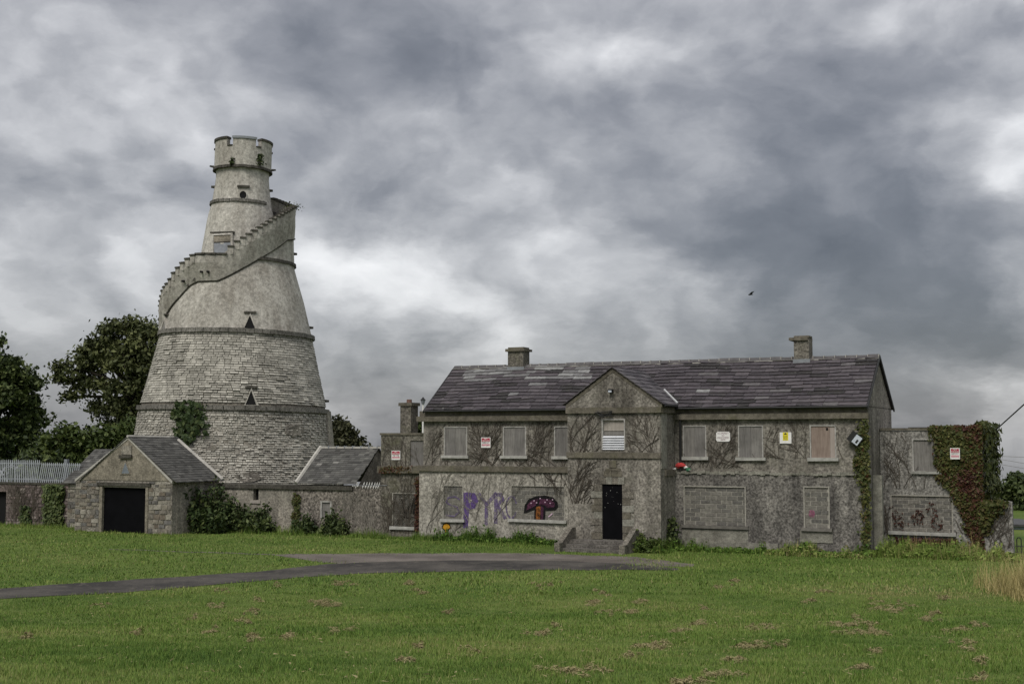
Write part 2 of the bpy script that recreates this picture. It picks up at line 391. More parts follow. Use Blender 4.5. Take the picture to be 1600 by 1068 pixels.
def poly(mb, pts, d, thick=.004, tint=None):
    """flat shape on the facade given as (s,z) list, with a little thickness"""
    n = len(pts); mb.add([P(s,d,z) for s, z in pts]+[P(s,d+thick,z) for s, z in pts], [tuple(range(n, 2*n))]+[(i, (i+1) % n, n+(i+1) % n, n+i) for i in range(n)], tint); return mb
def stroke(mb, pts, wd_, d, thick=.004):
    """a painted line through (s,z) points"""
    for (a, b), (c, e) in zip(pts, pts[1:]):
        dx, dz = c-a, e-b; L_ = math.hypot(dx, dz) or 1e-6; nx, nz = -dz/L_*wd_/2, dx/L_*wd_/2; ex, ez = dx/L_*wd_*.3, dz/L_*wd_*.3
        poly(mb, [(a-nx-ex, b-nz-ez), (c-nx+ex, e-nz+ez), (c+nx+ex, e+nz+ez), (a+nx-ex, b+nz-ez)], d, thick)
        d += .0006
    return mb
def facing(o, s, d, z, parent, tilt=0):
    off = world_off(parent); p = P(s, d, z)-off
    m = Matrix((U, Zv, Nn)).transposed().to_4x4()
    o.matrix_basis = Matrix.Translation(p) @ m @ Matrix.Rotation(tilt, 4, 'Z'); o.parent = parent
def text(name, body, s, d, z, size, m, parent, sx=1.0):
    c = bpy.data.curves.new(name, 'FONT'); c.body = body; c.size = size; c.align_x = 'CENTER'; c.align_y = 'CENTER'; c.extrude = .001
    o = bpy.data.objects.new(name, c); c.materials.append(m); col.objects.link(o)
    me = bpy.data.meshes.new_from_object(o); bpy.data.objects.remove(o); o = bpy.data.objects.new(name, me); col.objects.link(o)
    facing(o, s, d, z, parent); o.scale = (sx, 1, 1); return o
# ---------------------------------------------------------------- ground, road
gy = np.concatenate([np.linspace(-60, 10, 8), np.linspace(12, 42, 61), np.linspace(45, 120, 16), [200, 400, 900, 2500]])
gx = np.concatenate([[-2500, -800, -300, -120], np.linspace(-60, 60, 97), [120, 300, 800, 2500]])
mb = MB(); X, Y = np.meshgrid(gx, gy); Zg = gz(X, Y)
mb.v = [(float(a), float(b), float(c)) for a, b, c in zip(X.ravel(), Y.ravel(), Zg.ravel())]
nx = len(gx)
mb.f = [(j*nx+i, j*nx+i+1, (j+1)*nx+i+1, (j+1)*nx+i) for j in range(len(gy)-1) for i in range(nx-1)]; mb.tint = [.5]*len(mb.f)
tag(mb.build('ground', M['ground'], None, True), 'green mown lawn in front of the tower and the house', kind='structure')
def wob(px, py, a): return (px, py+a*math.sin(px*.05)+a*.6*math.sin(px*.13+1))
def sheet(name, up, lo, m, lift, label):
    n = 90; mb = MB(); vs = []
    def at(L_, t):
        xs = [p[0] for p in L_]; ys = [p[1] for p in L_]; x = xs[0]+(xs[-1]-xs[0])*t; return wob(x, float(np.interp(x, xs, ys)), .35)
    k = 7
    for i in range(n+1):
        a, b = ghit(*at(up, i/n)), ghit(*at(lo, i/n))
        for j in range(k):
            q = a.lerp(b, j/(k-1)); q.z = float(gz(q.x, q.y))+lift; vs.append(q)
    mb.add(vs, [(i*k+j, i*k+j+1, (i+1)*k+j+1, (i+1)*k+j) for i in range(n) for j in range(k-1)])
    poly_ = [ghit(*at(up, i/n)).xy for i in range(n+1)]+[ghit(*at(lo, i/n)).xy for i in range(n, -1, -1)]
    tag(mb.build(name, m, None, True), label, kind='structure'); return np.array([tuple(p) for p in poly_])
ROAD = sheet('road', [(-700,984),(-200,936),(0,919),(150,909),(400,893),(520,880),(650,876),(800,875),(900,876.5),(985,881),(1060,887.2)],
             [(-700,1020),(-200,958),(0,935),(200,925),(400,907.5),(550,896),(800,890.5),(960,890),(1060,890.2)], M['road'], .012, 'narrow grey asphalt drive curving across the lawn')
GRAV = sheet('forecourt', [(430,865.5),(600,864),(800,863.5),(870,865),(990,869.5),(1040,875),(1085,881.5)],
             [(430,867),(500,878),(540,880),(650,880),(800,880),(1000,883),(1085,885)], M['gravel'], .006, 'pale gravel forecourt in front of the house steps')
STRIP = sheet('kerb_strip', [(170,857.3),(300,861.5),(430,865.2)], [(170,858.0),(300,862.4),(430,866.6)], M['gravel'], .008, 'thin bare strip between two patches of lawn')
# ---------------------------------------------------------------- main house
L = S(1356); s_l, s_r = 0.0, L
zs0, zs1 = Zf(760, 736.5), Zf(760, 727.6)           # string course
zc0, zc1, ze = Zf(700, 658), Zf(700, 650), (Zf(663, 641, .25)+Zf(1356, 632.5, .25))/2
RD = -2.75; zr = (Zf(712, 572.5, RD)+Zf(1373, 555, RD))/2; DB = -5.9
house = thing('house', 'long derelict grey two storey house with boarded windows and patched slate roof', 'house', P(L/2, -2.8, 0))
def hole(x0, x1, y0, y1, d): a, z1 = H(x0, y0, d); b, z0 = H(x1, y1, d); return (a, b, z0, z1)
LD = .07
UPW = [hole(694,730,667,712,0), hole(786,822,665.5,712,0), hole(866,902,665,711.5,0), hole(1067,1104,665,714.5,0), hole(1153,1193,664.5,714.5,0), hole(1265,1307,663.5,713.5,0)]
zt = np.mean([h[3] for h in UPW]); zb = np.mean([h[2] for h in UPW]); UPW = [(h[0], h[1], zb, zt) for h in UPW]
LOW = [hole(692,724,757,811,LD), hole(798,883,757,812.5,LD), hole(1068,1166,758,822,LD), hole(1255,1297,759,825,LD)]
mb = MB()
wallface(mb, s_l+.12, L, zs0, zc0+.1, 0, UPW, .16)
B0, B1 = S(887, 1.9), S(1032, 1.9)                   # the bay
mb.quad(P(s_l+.12,0,0), P(s_l+.12,DB,0), P(s_l+.12,DB,ze), P(s_l+.12,0,ze))
mb.add([P(s_l+.12,0,ze-.1), P(s_l+.12,DB,ze-.1), P(s_l+.12,RD,zr-.12)], [(0, 1, 2)])
mb.quad(P(L,DB,0), P(L,0,0), P(L,0,ze), P(L,DB,ze))
mb.add([P(L,DB,ze-.05), P(L,0,ze-.05), P(L,RD,zr-.1)], [(0, 1, 2)])
mb.quad(P(L,DB,0), P(s_l,DB,0), P(s_l,DB,ze), P(L,DB,ze))
mb.build('wall', M['dash'], house)
SM = (B0+B1)/2
mb = MB(); wallface(mb, s_l-.06, SM, 0, zs0+.05, LD, LOW[:2], .18); mb.quad(P(s_l-.06,LD,0), P(s_l-.06,LD,zs0), P(s_l-.06,-1.2,zs0), P(s_l-.06,-1.2,0))
mb.build('ground_floor_wall', M['dash_low'], house)
mb = MB(); wallface(mb, SM, L+.02, 0, zs0+.03, LD, LOW[2:], .18); mb.quad(P(L+.02,LD,0), P(L+.02,-1.2,0), P(L+.02,-1.2,zs0), P(L+.02,LD,zs0))
mb.build('ground_floor_wall', M['dash_dark'], house)
# plaster panels below the right windows, base kerb
for (x0, x1, y0, y1) in ((1066,1169,825,853), (1250,1301,828,848)):
    a, b, c, e = hole(x0, x1, y0, y1, LD+.03); fb(a, b, LD-.05, LD+.03, c, e, j=.01).build('plaster_panel', M['panel'], house)
fb(S(1062), S(1215), LD-.05, LD+.10, 0, .36).build('plinth', M['panel'], house)
# string courses, cornice
fb(s_l-.12, B0-.002, -.05, .17, zs0, zs1).build('string_course', M['cement'], house)
mb = MB(); n = 46; a0, a1 = S(1046), L+.04
for i in range(n):
    a = a0+(a1-a0)*i/n; b = a0+(a1-a0)*(i+1)/n
    fbox(mb, a, b-.004, -.05, .13+random.uniform(-.06, .03), zs0+random.uniform(-.01, .05), zs1-.12+random.uniform(-.05, .03))
mb.build('broken_ledge', M['panel'], house); house.children[-1]['label'] = 'crumbling cement ledge'
fb(s_l-.05, L+.06, -.06, .10, zc1+.002, ze-.03).build('frieze', M['cement'], house)
fb(s_l-.16, L+.10, -.06, .20, zc0, zc1).build('cornice', M['cement'], house)
# upper windows
for i, h in enumerate(UPW):
    fr = MB(); w_ = .05
    a, b, c, e = h
    fbox(fr, a, a+w_, -.10, .015, c, e); fbox(fr, b-w_, b, -.10, .015, c, e); fbox(fr, a+w_, b-w_, -.10, .015, e-w_, e)
    win = fr.build('window', M['whiteframe'], house)
    if i == 5:
        win['label'] = 'window with brown plywood sheet'
        k = a+(b-a)*.76
        fb(a+w_, k, -.09, -.02, c, e-w_).build('board', M['ply'], win); fb(k+.004, b-w_, -.09, -.03, c, e-w_).build('board', M['ply2'], win)
        fb(a+(b-a)*.62, a+(b-a)*.70, -.02, -.012, e-.22, e-.11).build('hole', M['dark'], win)
    else:
        q = a+w_; nb = 2
        for k in range(nb):
            q1 = a+w_+(b-a-2*w_)*(k+1)/nb
            fb(q, q1-.006, -.09, -.018+random.uniform(-.008, .008), c, e-w_).build('board', M['board' if (i+k) % 2 else 'board2'], win); q = q1
    fb(a-.10, b+.10, -.08, .13, c-.13, c, j=.012).build('sill', M['sill'], win)
# blocked ground floor windows
def blockwin(h, d, parent, rows, bw, sillm, m=BLOCKS, fine=False, silloff=.12, label=None):
    a, b, c, e = h; fr = MB(); w_ = .05
    fbox(fr, a, a+w_, d-.17, d+.012, c, e); fbox(fr, b-w_, b, d-.17, d+.012, c, e); fbox(fr, a+w_, b-w_, d-.17, d+.012, e-w_, e)
    win = fr.build('window', M['bmortar'], parent)
    if label: win['label'] = label
    fb(a+w_, b-w_, d-.16, d-.052, c, e-w_).build('mortar', M['bmortar'], win)
    rh = (e-w_-c)/rows
    for r_ in range(rows):
        q = a+w_-(bw/2 if r_ % 2 else 0)
        while q < b-w_-.02:
            q0, q1 = max(q, a+w_), min(q+bw, b-w_)
            if q1-q0 > .08:
                fb(q0+.016, q1-.016, d-.12, d-.040+random.uniform(-.006, .008), c+r_*rh+.015, c+(r_+1)*rh-.015, j=.004).build('block', random.choice(m), win)
            q += bw
    fb(a-.10, b+.10, d-.12, d+silloff, c-.13, c, j=.012).build('sill', M[sillm], win)
    return win
blockwin(LOW[0], LD, house, 8, .45, 'sill'); blockwin(LOW[1], LD, house, 8, .45, 'sill')
blockwin(LOW[2], LD, house, 9, .45, 'dsill'); blockwin(LOW[3], LD, house, 9, .45, 'dsill')
# main roof
roof = MB()
E0 = .30; sl0, sl1 = S(661, E0), S(1357, E0)
def RP(s, t, lift=0):            # t 0 at the eave, 1 at the ridge
    sg = .035*math.sin(s*.8+1)*math.sin(t*3)
    v = P(s, E0+(RD-E0)*t, ze+(zr-ze)*t-sg); nn = (Nn*(zr-ze)+Zv*(E0-RD)).normalized(); return v+nn*lift
n = 40
for i in range(n):
    a, b = sl0+(sl1-sl0)*i/n, sl0+(sl1-sl0)*(i+1)/n
    for j in range(6):
        roof.quad(RP(a, j/6, -.05), RP(b, j/6, -.05), RP(b, (j+1)/6, -.05), RP(a, (j+1)/6, -.05))
roof.hexa([P(sl0,RD,zr-.06), P(sl1,RD,zr-.06), P(sl1,DB-.2,ze-.06), P(sl0,DB-.2,ze-.06), P(sl0,RD,zr+.02), P(sl1,RD,zr+.02), P(sl1,DB-.2,ze+.02), P(sl0,DB-.2,ze+.02)])
roof = roof.build('roof', SLATES[1], house)
gut = MB(); gut.tube([P(sl0, E0+.02, ze-.05), P(sl1, E0+.02, ze-.05)], .05, 6); gut.build('gutter', M['ink'], house)
for s_ in (sl0-.01, sl1+.01):
    vb = MB()
    vb.hexa([P(s_-.03,E0,ze-.14), P(s_+.03,E0,ze-.14), P(s_+.03,E0,ze-.02), P(s_-.03,E0,ze-.02), P(s_-.03,RD,zr-.14), P(s_+.03,RD,zr-.14), P(s_+.03,RD,zr+.0), P(s_-.03,RD,zr+.0)])
    vb.hexa([P(s_-.03,DB-.2,ze-.14), P(s_+.03,DB-.2,ze-.14), P(s_+.03,DB-.2,ze-.02), P(s_-.03,DB-.2,ze-.02), P(s_-.03,RD,zr-.14), P(s_+.03,RD,zr-.14), P(s_+.03,RD,zr+.0), P(s_-.03,RD,zr+.0)])
    vb.build('verge', M['ink'], house)
rows = 14; cand = []
bayc = (B0+B1)/2
for r_ in range(rows):
    q = sl0+.02
    while q < sl1-.05:
        wd_ = random.choice([.48, .6, .6, .75, .9]); q1 = min(q+wd_, sl1-.02)
        if sl1-.02-q1 < .3: q1 = sl1-.02
        t0, t1 = r_/rows, min(1, (r_+1.12)/rows)
        mid = (q+q1)/2
        if not (abs(mid-bayc) < (1-(r_+.5)/rows)*2.6-1.0):
            cand.append((r_, q, q1, t0, t1))
        q = q1
def pale(r_, m_):
    x = (m_-sl0)/(sl1-sl0)
    f = r_/rows
    if f > .60 and x < .36: return random.random() < (.74 if f < .93 else .4)*(1.0 if .05 < x else .2)
    return random.random() < .015
cand.sort(key=lambda c: c[0]-.35*c[1])
rest = {}
for k, (r_, a, b, t0, t1) in enumerate(cand):
    e_ = random.gauss(0, .006); t0b = t0+e_; t0 = t0-e_+(-.02 if random.random() < .015 and r_ else 0); th = .032; l0, l1 = .012+random.uniform(0, .014), -.02
    p = [RP(a+.006,t0,l0-th), RP(b-.006,t0b,l0-th), RP(b-.006,t1,l1-th), RP(a+.006,t1,l1-th), RP(a+.006,t0,l0+th*.4), RP(b-.006,t0b,l0+th*.4), RP(b-.006,t1,l1+.008), RP(a+.006,t1,l1+.008)]
    m_ = random.choice(SLATE_PALE) if pale(r_, (a+b)/2) else (SLATE_DARK if .5+.5*math.sin(a*1.3+r_*.9)*math.sin(a*.47-r_*.5+1) > .78 and random.random() < .75 else random.choices(SLATES, [5, 5, 2.4, 2.6, .6])[0])
    if k < 296: MB().hexa(p).build('slate', m_, roof)
    else: rest.setdefault(m_, MB()).hexa(p)
ms = list(rest); big = MB(); idx = []
for i, m_ in enumerate(ms): big.add(rest[m_].v, rest[m_].f); idx += [i]*len(rest[m_].f)
o = big.build('slate_courses', ms, roof); o['kind'] = 'stuff'; o.data.polygons.foreach_set('material_index', idx); o.data.update()
q = sl0
while q < sl1-.1:
    q1 = min(q+.46, sl1)
    rt = MB(); h_ = random.uniform(-.014, .014)-.03*math.sin((q-sl0)/(sl1-sl0)*9)**2
    rt.add([P(q,RD+.2,zr-.10+h_), P(q1-.03,RD+.2,zr-.10+h_), P(q1-.03,RD,zr+.05+h_), P(q,RD,zr+.05+h_), P(q,RD-.2,zr-.10+h_), P(q1-.03,RD-.2,zr-.10+h_)], [(0,1,2,3), (3,2,5,4), (0,3,4), (1,5,2)])
    rt.build('ridge_tile', M['ridge'], roof)
    fb(q1-.026, q1, RD-.13, RD+.13, zr-.1, zr+.04).build('mortar_joint', M['limeflash'], roof); q = q1
fb(sl0, sl1, RD+.14, RD+.22, zr-.15, zr-.115).build('mortar_bedding', M['limeflash'], roof)
# chimneys
for (x0, x1, y0, cx0, cx1) in ((793.5,817.5,542.5,790.5,820.5), (1240,1263.5,524.5,1237,1266.5)):
    d_ = RD+.35
    a, z1 = H(x0, y0, d_); b, _ = H(x1, y0, d_); ca, cb = S(cx0, d_), S(cx1, d_)
    ch = fb(a, b, RD-.35, d_, zr-.4, z1-.12).build('chimney', M['annex'], house)
    fb(ca, cb, RD-.45, d_+.10, z1-.20, z1-.08, j=.01).build('chimney_cap', M['cement'], ch); fb(a, b, RD-.33, d_-.02, z1-.08, z1).build('capping', M['cement'], ch)
    fb(a-.04, b+.04, d_-.02, d_+.02, zr-.32, zr-.10).build('flashing', M['capgrey'], ch)
# the entrance bay
BD = 1.9
bz0, bz1 = Zf(958, 715.3, BD), Zf(958, 706.2, BD); cz0, cz1 = Zf(958, 645, BD), Zf(958, 636, BD)
apz = Zf(958, 575, BD); aps = S(958.5, BD)
ga, gb_ = S(885, BD), S(1036, BD)
bw_ = hole(940,977,654,702,BD); dr = hole(941,973,756,843,BD)
mb = MB(); wallface(mb, B0, B1, 0, cz0+.05, BD, [bw_, dr], .2)
for s_ in (B0, B1): mb.quad(P(s_,BD,0), P(s_,0,0), P(s_,0,cz1), P(s_,BD,cz1))
mb.build('bay_wall', M['dash'], house)
mb = MB(); mb.add([P(ga,BD+.03,cz1), P(gb_,BD+.03,cz1), P(gb_,BD+.03,cz1+.14), P(aps,BD+.03,apz), P(ga,BD+.03,cz1+.14), P(ga,BD-.2,cz1), P(gb_,BD-.2,cz1), P(gb_,BD-.2,cz1+.14), P(aps,BD-.2,apz), P(ga,BD-.2,cz1+.14)], [(0,1,2,3,4), (1,6,7,2), (0,4,9,5), (2,7,8,3), (4,3,8,9)])
mb.build('bay_gable', M['dash'], house)
mb = MB()
for (a, b) in (((ga, cz1+.14), (aps, apz)), ((aps, apz), (gb_, cz1+.14))):
    mb.hexa([P(a[0],BD,a[1]-.17), P(b[0],BD,b[1]-.17), P(b[0],BD,b[1]), P(a[0],BD,a[1]), P(a[0],BD+.045,a[1]-.17), P(b[0],BD+.045,b[1]-.17), P(b[0],BD+.045,b[1]), P(a[0],BD+.045,a[1])])
mb.build('gable_band', M['cement'], house)
mb = MB(); fbox(mb, ga+.02, gb_-.02, BD-.05, BD+.12, cz0, cz1); fbox(mb, B1-.05, B1+.12, .2, BD-.052, cz0, cz1); mb.build('bay_cornice', M['cement'], house)
mb = MB(); fbox(mb, B0-.03, B1+.03, BD-.05, BD+.07, bz0, bz1); mb.build('bay_string_course', M['cement'], house)
fb(B1-.03, B1+.08, .2, BD-.5, zs0-.05, zs1-.05).build('bay_string_course', M['cement'], house)
fb(B1-.02, B1+.03, 1.1, BD-.06, zs1, cz0).build('pilaster', M['panel'], house)
# bay roof
slope = (apz-(cz1+.14))/((gb_-ga)/2); bo = .14
def back_d(z): return E0+(RD-E0)*(z-ze)/(zr-ze)
broof = MB()
def BP(side, t, d, lift=0):
    s_ = aps+side*((gb_-ga)/2+bo)*(1-t); z_ = apz+.05-slope*((gb_-ga)/2+bo)*(1-t); return P(s_, d, z_+lift)
for side in (-1, 1):
    for r_ in range(9):
        t0, t1 = r_/9, (r_+1.1)/9
        zA = BP(side, t0, 0).z; q = BD+.12; dend = back_d(zA)-.35
        while q > dend:
            q1 = max(q-random.choice([.35, .45, .55]), dend); l0 = .02+random.uniform(0, .015)
            p = [BP(side,t0,q,l0-.03), BP(side,t0,q1+.006,l0-.03), BP(side,t1,q1+.006,-.03), BP(side,t1,q,-.03), BP(side,t0,q,l0+.012), BP(side,t0,q1+.006,l0+.012), BP(side,t1,q1+.006,.006), BP(side,t1,q,.006)]
            broof.hexa(p, random.random()); q = q1 if q1 > dend else dend-1
bro = broof.build('bay_roof', M['bayslate'], house); bro['kind'] = 'stuff'
mb = MB(); pts = []
for t in (0.02, .5): pts.append(BP(1, t, back_d(BP(1, t, 0).z)+.02, .07))
mb.tube([pts[0], pts[0].lerp(pts[1], .8)], .045, 5); mb.build('valley_flashing', M['flash'], house)
mb = MB(); mb.tube([BP(1, 0, BD+.05, -.04), BP(1, 0, .35, -.04)], .05, 6); mb.build('bay_gutter', M['ink'], house)
mb = MB(); mb.tube([P(B1+.28,.12,cz0), P(B1+.28,.12,zs1-.1)], .055, 8); mb.build('downpipe', M['ink'], house)
# bay window
a, b, c, e = bw_; fr = MB()
fbox(fr, a, a+.07, BD-.14, BD+.02, c, e); fbox(fr, b-.05, b, BD-.14, BD+.02, c, e); fbox(fr, a+.07, b-.05, BD-.14, BD+.02, e-.06, e)
win = fr.build('window', M['whiteframe'], house); win['label'] = 'half boarded window over the front door'
m1, m2 = c+(e-c)*.60, c+(e-c)*.46
fb(a+.07, b-.05, BD-.12, BD-.08, m1+.01, e-.06).build('board', M['oldwood'], win); fb(a+.07, b-.05, BD-.12, BD-.10, m2, m1-.01).build('board', M['board'], win)
for k in range(6):
    z0 = c+(m2-c)*k/6; z1 = c+(m2-c)*(k+.78)/6
    MB().hexa([P(a+.05,BD-.06,z0), P(b-.04,BD-.06,z0), P(b-.04,BD-.10,z1), P(a+.05,BD-.10,z1), P(a+.05,BD+.05,z0), P(b-.04,BD+.05,z0), P(b-.04,BD-.02,z1), P(a+.05,BD-.02,z1)]).build('louvre', M['louvre'], win)
fb(a+.03, b-.03, BD-.19, BD-.13, c, e).build('backing', M['dark'], win)
# door with stone surround
a, b, c, e = dr
door = fb(a+.01, b-.01, BD-.16, BD-.03, c, e-.01).build('door', M['black'], house); door['label'] = 'black steel door sheet with scraps of white paper'
mb = MB()
for k in range(13):
    s_, z_ = a+.08+(b-a-.16)*random.random(), e-.12-(e-c)*.38*random.random()**.8; r_ = random.uniform(.006, .020)
    poly(mb, [(s_+r_*math.cos(q)*random.uniform(.6, 1.3), z_+r_*math.sin(q)*random.uniform(.6, 1.6)) for q in (0, 1.3, 2.5, 3.8, 5.2)], BD-.03)
o = mb.build('paper_scrap', M['sill'], door); o['kind'] = 'stuff'
hq = (e-c)/8.0
for side in (-1, 1):
    for k in range(8):
        w_ = (.50, .36)[k % 2]+random.uniform(-.03, .03); z0, z1 = c+hq*k+.008, c+hq*(k+1)-.008
        (fb(a-w_, a-.004, BD-.03, BD+.028+random.uniform(0, .012), z0, z1, j=.006) if side < 0 else fb(b+.004, b+w_, BD-.03, BD+.028+random.uniform(0, .012), z0, z1, j=.006)).build('quoin_stone', M[random.choice(['cheek', 'panel', 'cement'])], house)
zl = Zf(957, 745, BD)
for k in range(4):
    q0, q1 = a-.10+(b-a+.2)*k/4, a-.10+(b-a+.2)*(k+1)/4
    fb(q0+.006, q1-.006, BD-.03, BD+.04, e+.01, zl, j=.008).build('lintel_stone', M['panel' if k % 2 else 'cheek'], house)
for k, (x0, x1, y0, y1) in enumerate(((944,956,735,744), (957,972,735,744), (946,970,731,734.5), (952,963,719,730))):
    h = hole(x0, x1, y0, y1, BD); fb(h[0], h[1], BD-.03, BD+.03+.01*(k % 2), h[2], h[3], j=.01).build('plaque_stone', M['cement'], house)
# lamp and wires on the bay
lp = MB(); s_, z_ = H(956, 611, BD); fbox(lp, s_-.09, s_+.09, BD+.03, BD+.22, z_-.07, z_+.08); lp = lp.build('wall_lamp', M['ink'], house); fb(s_-.07, s_+.07, BD+.225, BD+.24, z_-.05, z_+.03).build('lamp_lens', M['lampglass'], lp)
mb = MB(); s_, z_ = H(948, 645, BD)
for k in range(5): mb.tube([P(s_-.5+random.uniform(0,.2), BD+.15, z_+random.uniform(-.05,.1)), P(s_-.1, BD+.2, z_+random.uniform(-.2,.1)), P(s_+.3, BD+.14, z_+random.uniform(-.15,.1))], .018, 4)
mb.build('cable', M['ink'], house)
# steps
st = thing('entrance_steps', 'three worn concrete steps between sloped cheek walls at the black door', 'steps', P((B0+B1)/2, 2.6, 0))
sa, sb = S(893, BD+.5, 850), S(984, BD+.5, 850)
top = c-.01; N3 = 3
for k in range(N3):
    fb(sa, sb, BD+.03, BD+.75+.36*(N3-1-k), top*k/N3+.002*k, top*(k+1)/N3, j=.008).build('step', M['step'], st)
for (q0, q1) in ((sa-.24, sa-.004), (sb+.004, sb+.24)):
    f0, f1 = BD+.04, BD+1.75
    hb = top+.48; hf = .36
    MB().add([P(q0,f0,0), P(q1,f0,0), P(q1,f0,hb), P(q0,f0,hb), P(q0,f0+.35,hb), P(q1,f0+.35,hb), P(q0,f1-.3,hf), P(q1,f1-.3,hf), P(q0,f1,hf), P(q1,f1,hf), P(q0,f1,0), P(q1,f1,0)],
             [(3,2,5,4), (4,5,7,6), (6,7,9,8), (8,9,11,10), (0,3,4,6,8,10), (1,11,9,7,5,2), (0,1,2,3)]).build('cheek_wall', M['cheek'], st)
# graffiti on the house
def g8(*pts): return [H(650+x/6.4, 720+y/6.4, LD) for x, y in pts]
gd = LD+.004
mb = MB(); stroke(mb, g8((500,330),(505,500),(495,650)), .26, gd); stroke(mb, g8((520,345),(575,350),(592,395),(570,440),(520,455)), .30, gd+.003); mb.build('graffiti', M['purple'], house)['label'] = 'purple spray painted letter P'
mb = MB(); stroke(mb, g8((630,330),(705,435),(702,630)), .17, gd); stroke(mb, g8((800,325),(705,435)), .17, gd+.003); mb.build('graffiti', M['purple2'], house)['label'] = 'faded purple letter Y'
mb = MB(); stroke(mb, g8((800,330),(797,610)), .18, gd); stroke(mb, g8((797,332),(850,335),(868,385),(812,436),(890,565)), .17, gd+.003); mb.build('graffiti', M['purple2'], house)['label'] = 'faded purple letter R'
mb = MB(); stroke(mb, g8(*[(955+52*math.cos(q), 460+108*math.sin(q)) for q in np.linspace(.5, 5.9, 16)]), .07, gd); mb.build('graffiti', M['purple2'], house)['label'] = 'faint purple letter O'
mb = MB(); stroke(mb, g8((435,385),(390,355),(320,365),(300,410),(345,440),(410,460),(430,510),(380,550),(300,540)), .065, LD-.022); mb.build('graffiti', M['purple2'], house)['label'] = 'faint purple letter S on the block filling'
d0 = LD-.022
mb = MB(); poly(mb, g8((1075,520),(1085,440),(1125,380),(1195,350),(1290,342),(1370,362),(1412,410),(1418,455),(1392,488),(1300,495),(1290,475),(1190,480),(1150,495),(1105,515)), d0)
poly(mb, g8((1182,470),(1294,470),(1286,592),(1180,592)), d0+.003)
gm = mb.build('graffiti', M['spray'], house); gm['label'] = 'spray painted toadstool with dark cap and orange stalk'
mb = MB(); poly(mb, g8((1105,490),(1112,440),(1150,395),(1220,375),(1200,440),(1150,470)), d0+.008); poly(mb, g8((1230,375),(1330,380),(1385,415),(1390,455),(1310,470),(1290,440),(1230,440)), d0+.008); mb.build('cap_paint', M['plum'], gm)
mb = MB(); poly(mb, g8((1200,455),(1245,450),(1240,588),(1196,588)), d0+.008); mb.build('stalk_paint', M['rust'], gm)
mb = MB(); poly(mb, g8((1247,450),(1275,455),(1268,588),(1243,588)), d0+.008); mb.build('stalk_paint', M['plum'], gm)
mb = MB()
for x, y in ((1150,420),(1240,372),(1205,415),(1290,410),(1340,420),(1365,385),(1180,395),(1310,385)): poly(mb, g8(*[(x+7*math.cos(q), y+6*math.sin(q)) for q in np.linspace(0, 6.28, 8)[:-1]]), d0+.012)
mb.build('spot_paint', M['magenta'], gm)
mb = MB(); stroke(mb, g8((1325,555),(1360,525)), .05, d0+.004); mb.build('paint_mark', M['magenta'], gm)
mb = MB(); poly(mb, g8((257,665),(270,630),(305,612),(338,628),(350,665),(328,690),(325,718),(288,718),(284,692)), gd); go = mb.build('graffiti', M['spray'], house); go['label'] = 'small orange mushroom sprayed below the window'
mb = MB(); poly(mb, g8((267,663),(280,635),(306,622),(332,638),(342,664),(320,678),(285,682)), gd+.005); poly(mb, g8((294,684),(318,682),(316,712),(296,712)), gd+.005); mb.build('cap_paint', M['orange'], go)
mb = MB(); s_, z_ = H(1268, 802, LD); poly(mb, [(s_+.13*math.cos(q), z_+.17*math.sin(q)) for q in np.linspace(0, 6.28, 10)[:-1]], LD-.034); mb.build('graffiti', M['pinkspot'], house)['label'] = 'pink paint spot on the block filling'
# ---------------------------------------------------------------- left annexe
AD = -.35
an = thing('annexe', 'low grey flat roofed annexe joining the house to the barn wall', 'building', P(-1.2, -1, 0))
A0, A1 = S(595, AD), s_l+.10
zat = Zf(630, 676, AD); zas0, zas1 = Zf(630, 738.5, AD), Zf(630, 728, AD)
wh = hole(613,655,769,823,AD); uh = hole(641,661.5,688,727,AD); uh = (uh[0], min(uh[1], A1-.02), uh[2], uh[3])
mb = MB(); wallface(mb, A0, A1, 0, zat-.1, AD, [wh, uh], .15)
mb.quad(P(A0,AD,0), P(A0,AD,zat-.1), P(A0,-4,zat-.1), P(A0,-4,0)); mb.quad(P(A0,AD,zat-.1), P(A1,AD,zat-.1), P(A1,-4,zat-.1), P(A0,-4,zat-.1))
mb.build('wall', M['annex'], an)
fb(A0-.05, A1, AD-.3, AD+.05, zat-.098, zat).build('parapet_coping', M['cement'], an)
fb(A0-.12, A1-.20, AD-.05, AD+.13, zas0, zas1).build('string_course', M['cement'], an)
fb(uh[0], uh[1], AD-.12, AD-.05, uh[2], uh[3]).build('board', M['board2'], an)
blockwin(wh, AD, an, 8, .45, 'sill', silloff=.10)
def g6(*pts): return [H(580+x/4.45, 610+y/4.45, AD) for x, y in pts]
mb = MB(); stroke(mb, g6((215,755),(235,860),(262,800),(268,862),(300,745)), .055, AD+.016); stroke(mb, g6((312,745),(295,855),(330,835),(348,785)), .055, AD+.020); stroke(mb, g6((205,868),(265,885),(342,868)), .05, AD+.016)
mb.build('graffiti', M['spray'], an)['label'] = 'black sprayed letters W U with an underline'
a, z1 = H(625.5, 634, -2.2); b = S(641.5, -2.2)
ch = fb(a, b, -2.9, -2.2, zat-.3, z1).build('chimney', M['annex'], an); fb(a-.07, b+.07, -2.97, -2.13, z1, z1+.16, j=.01).build('chimney_cap', M['cement'], ch)
mb = MB(); mb.tube([P((a+b)/2, -2.55, z1+.162), P((a+b)/2, -2.55, z1+.33)], [.14, .13], 10); mb.build('chimney_pot', plain('clay_pot', (.16,.09,.07)), ch)
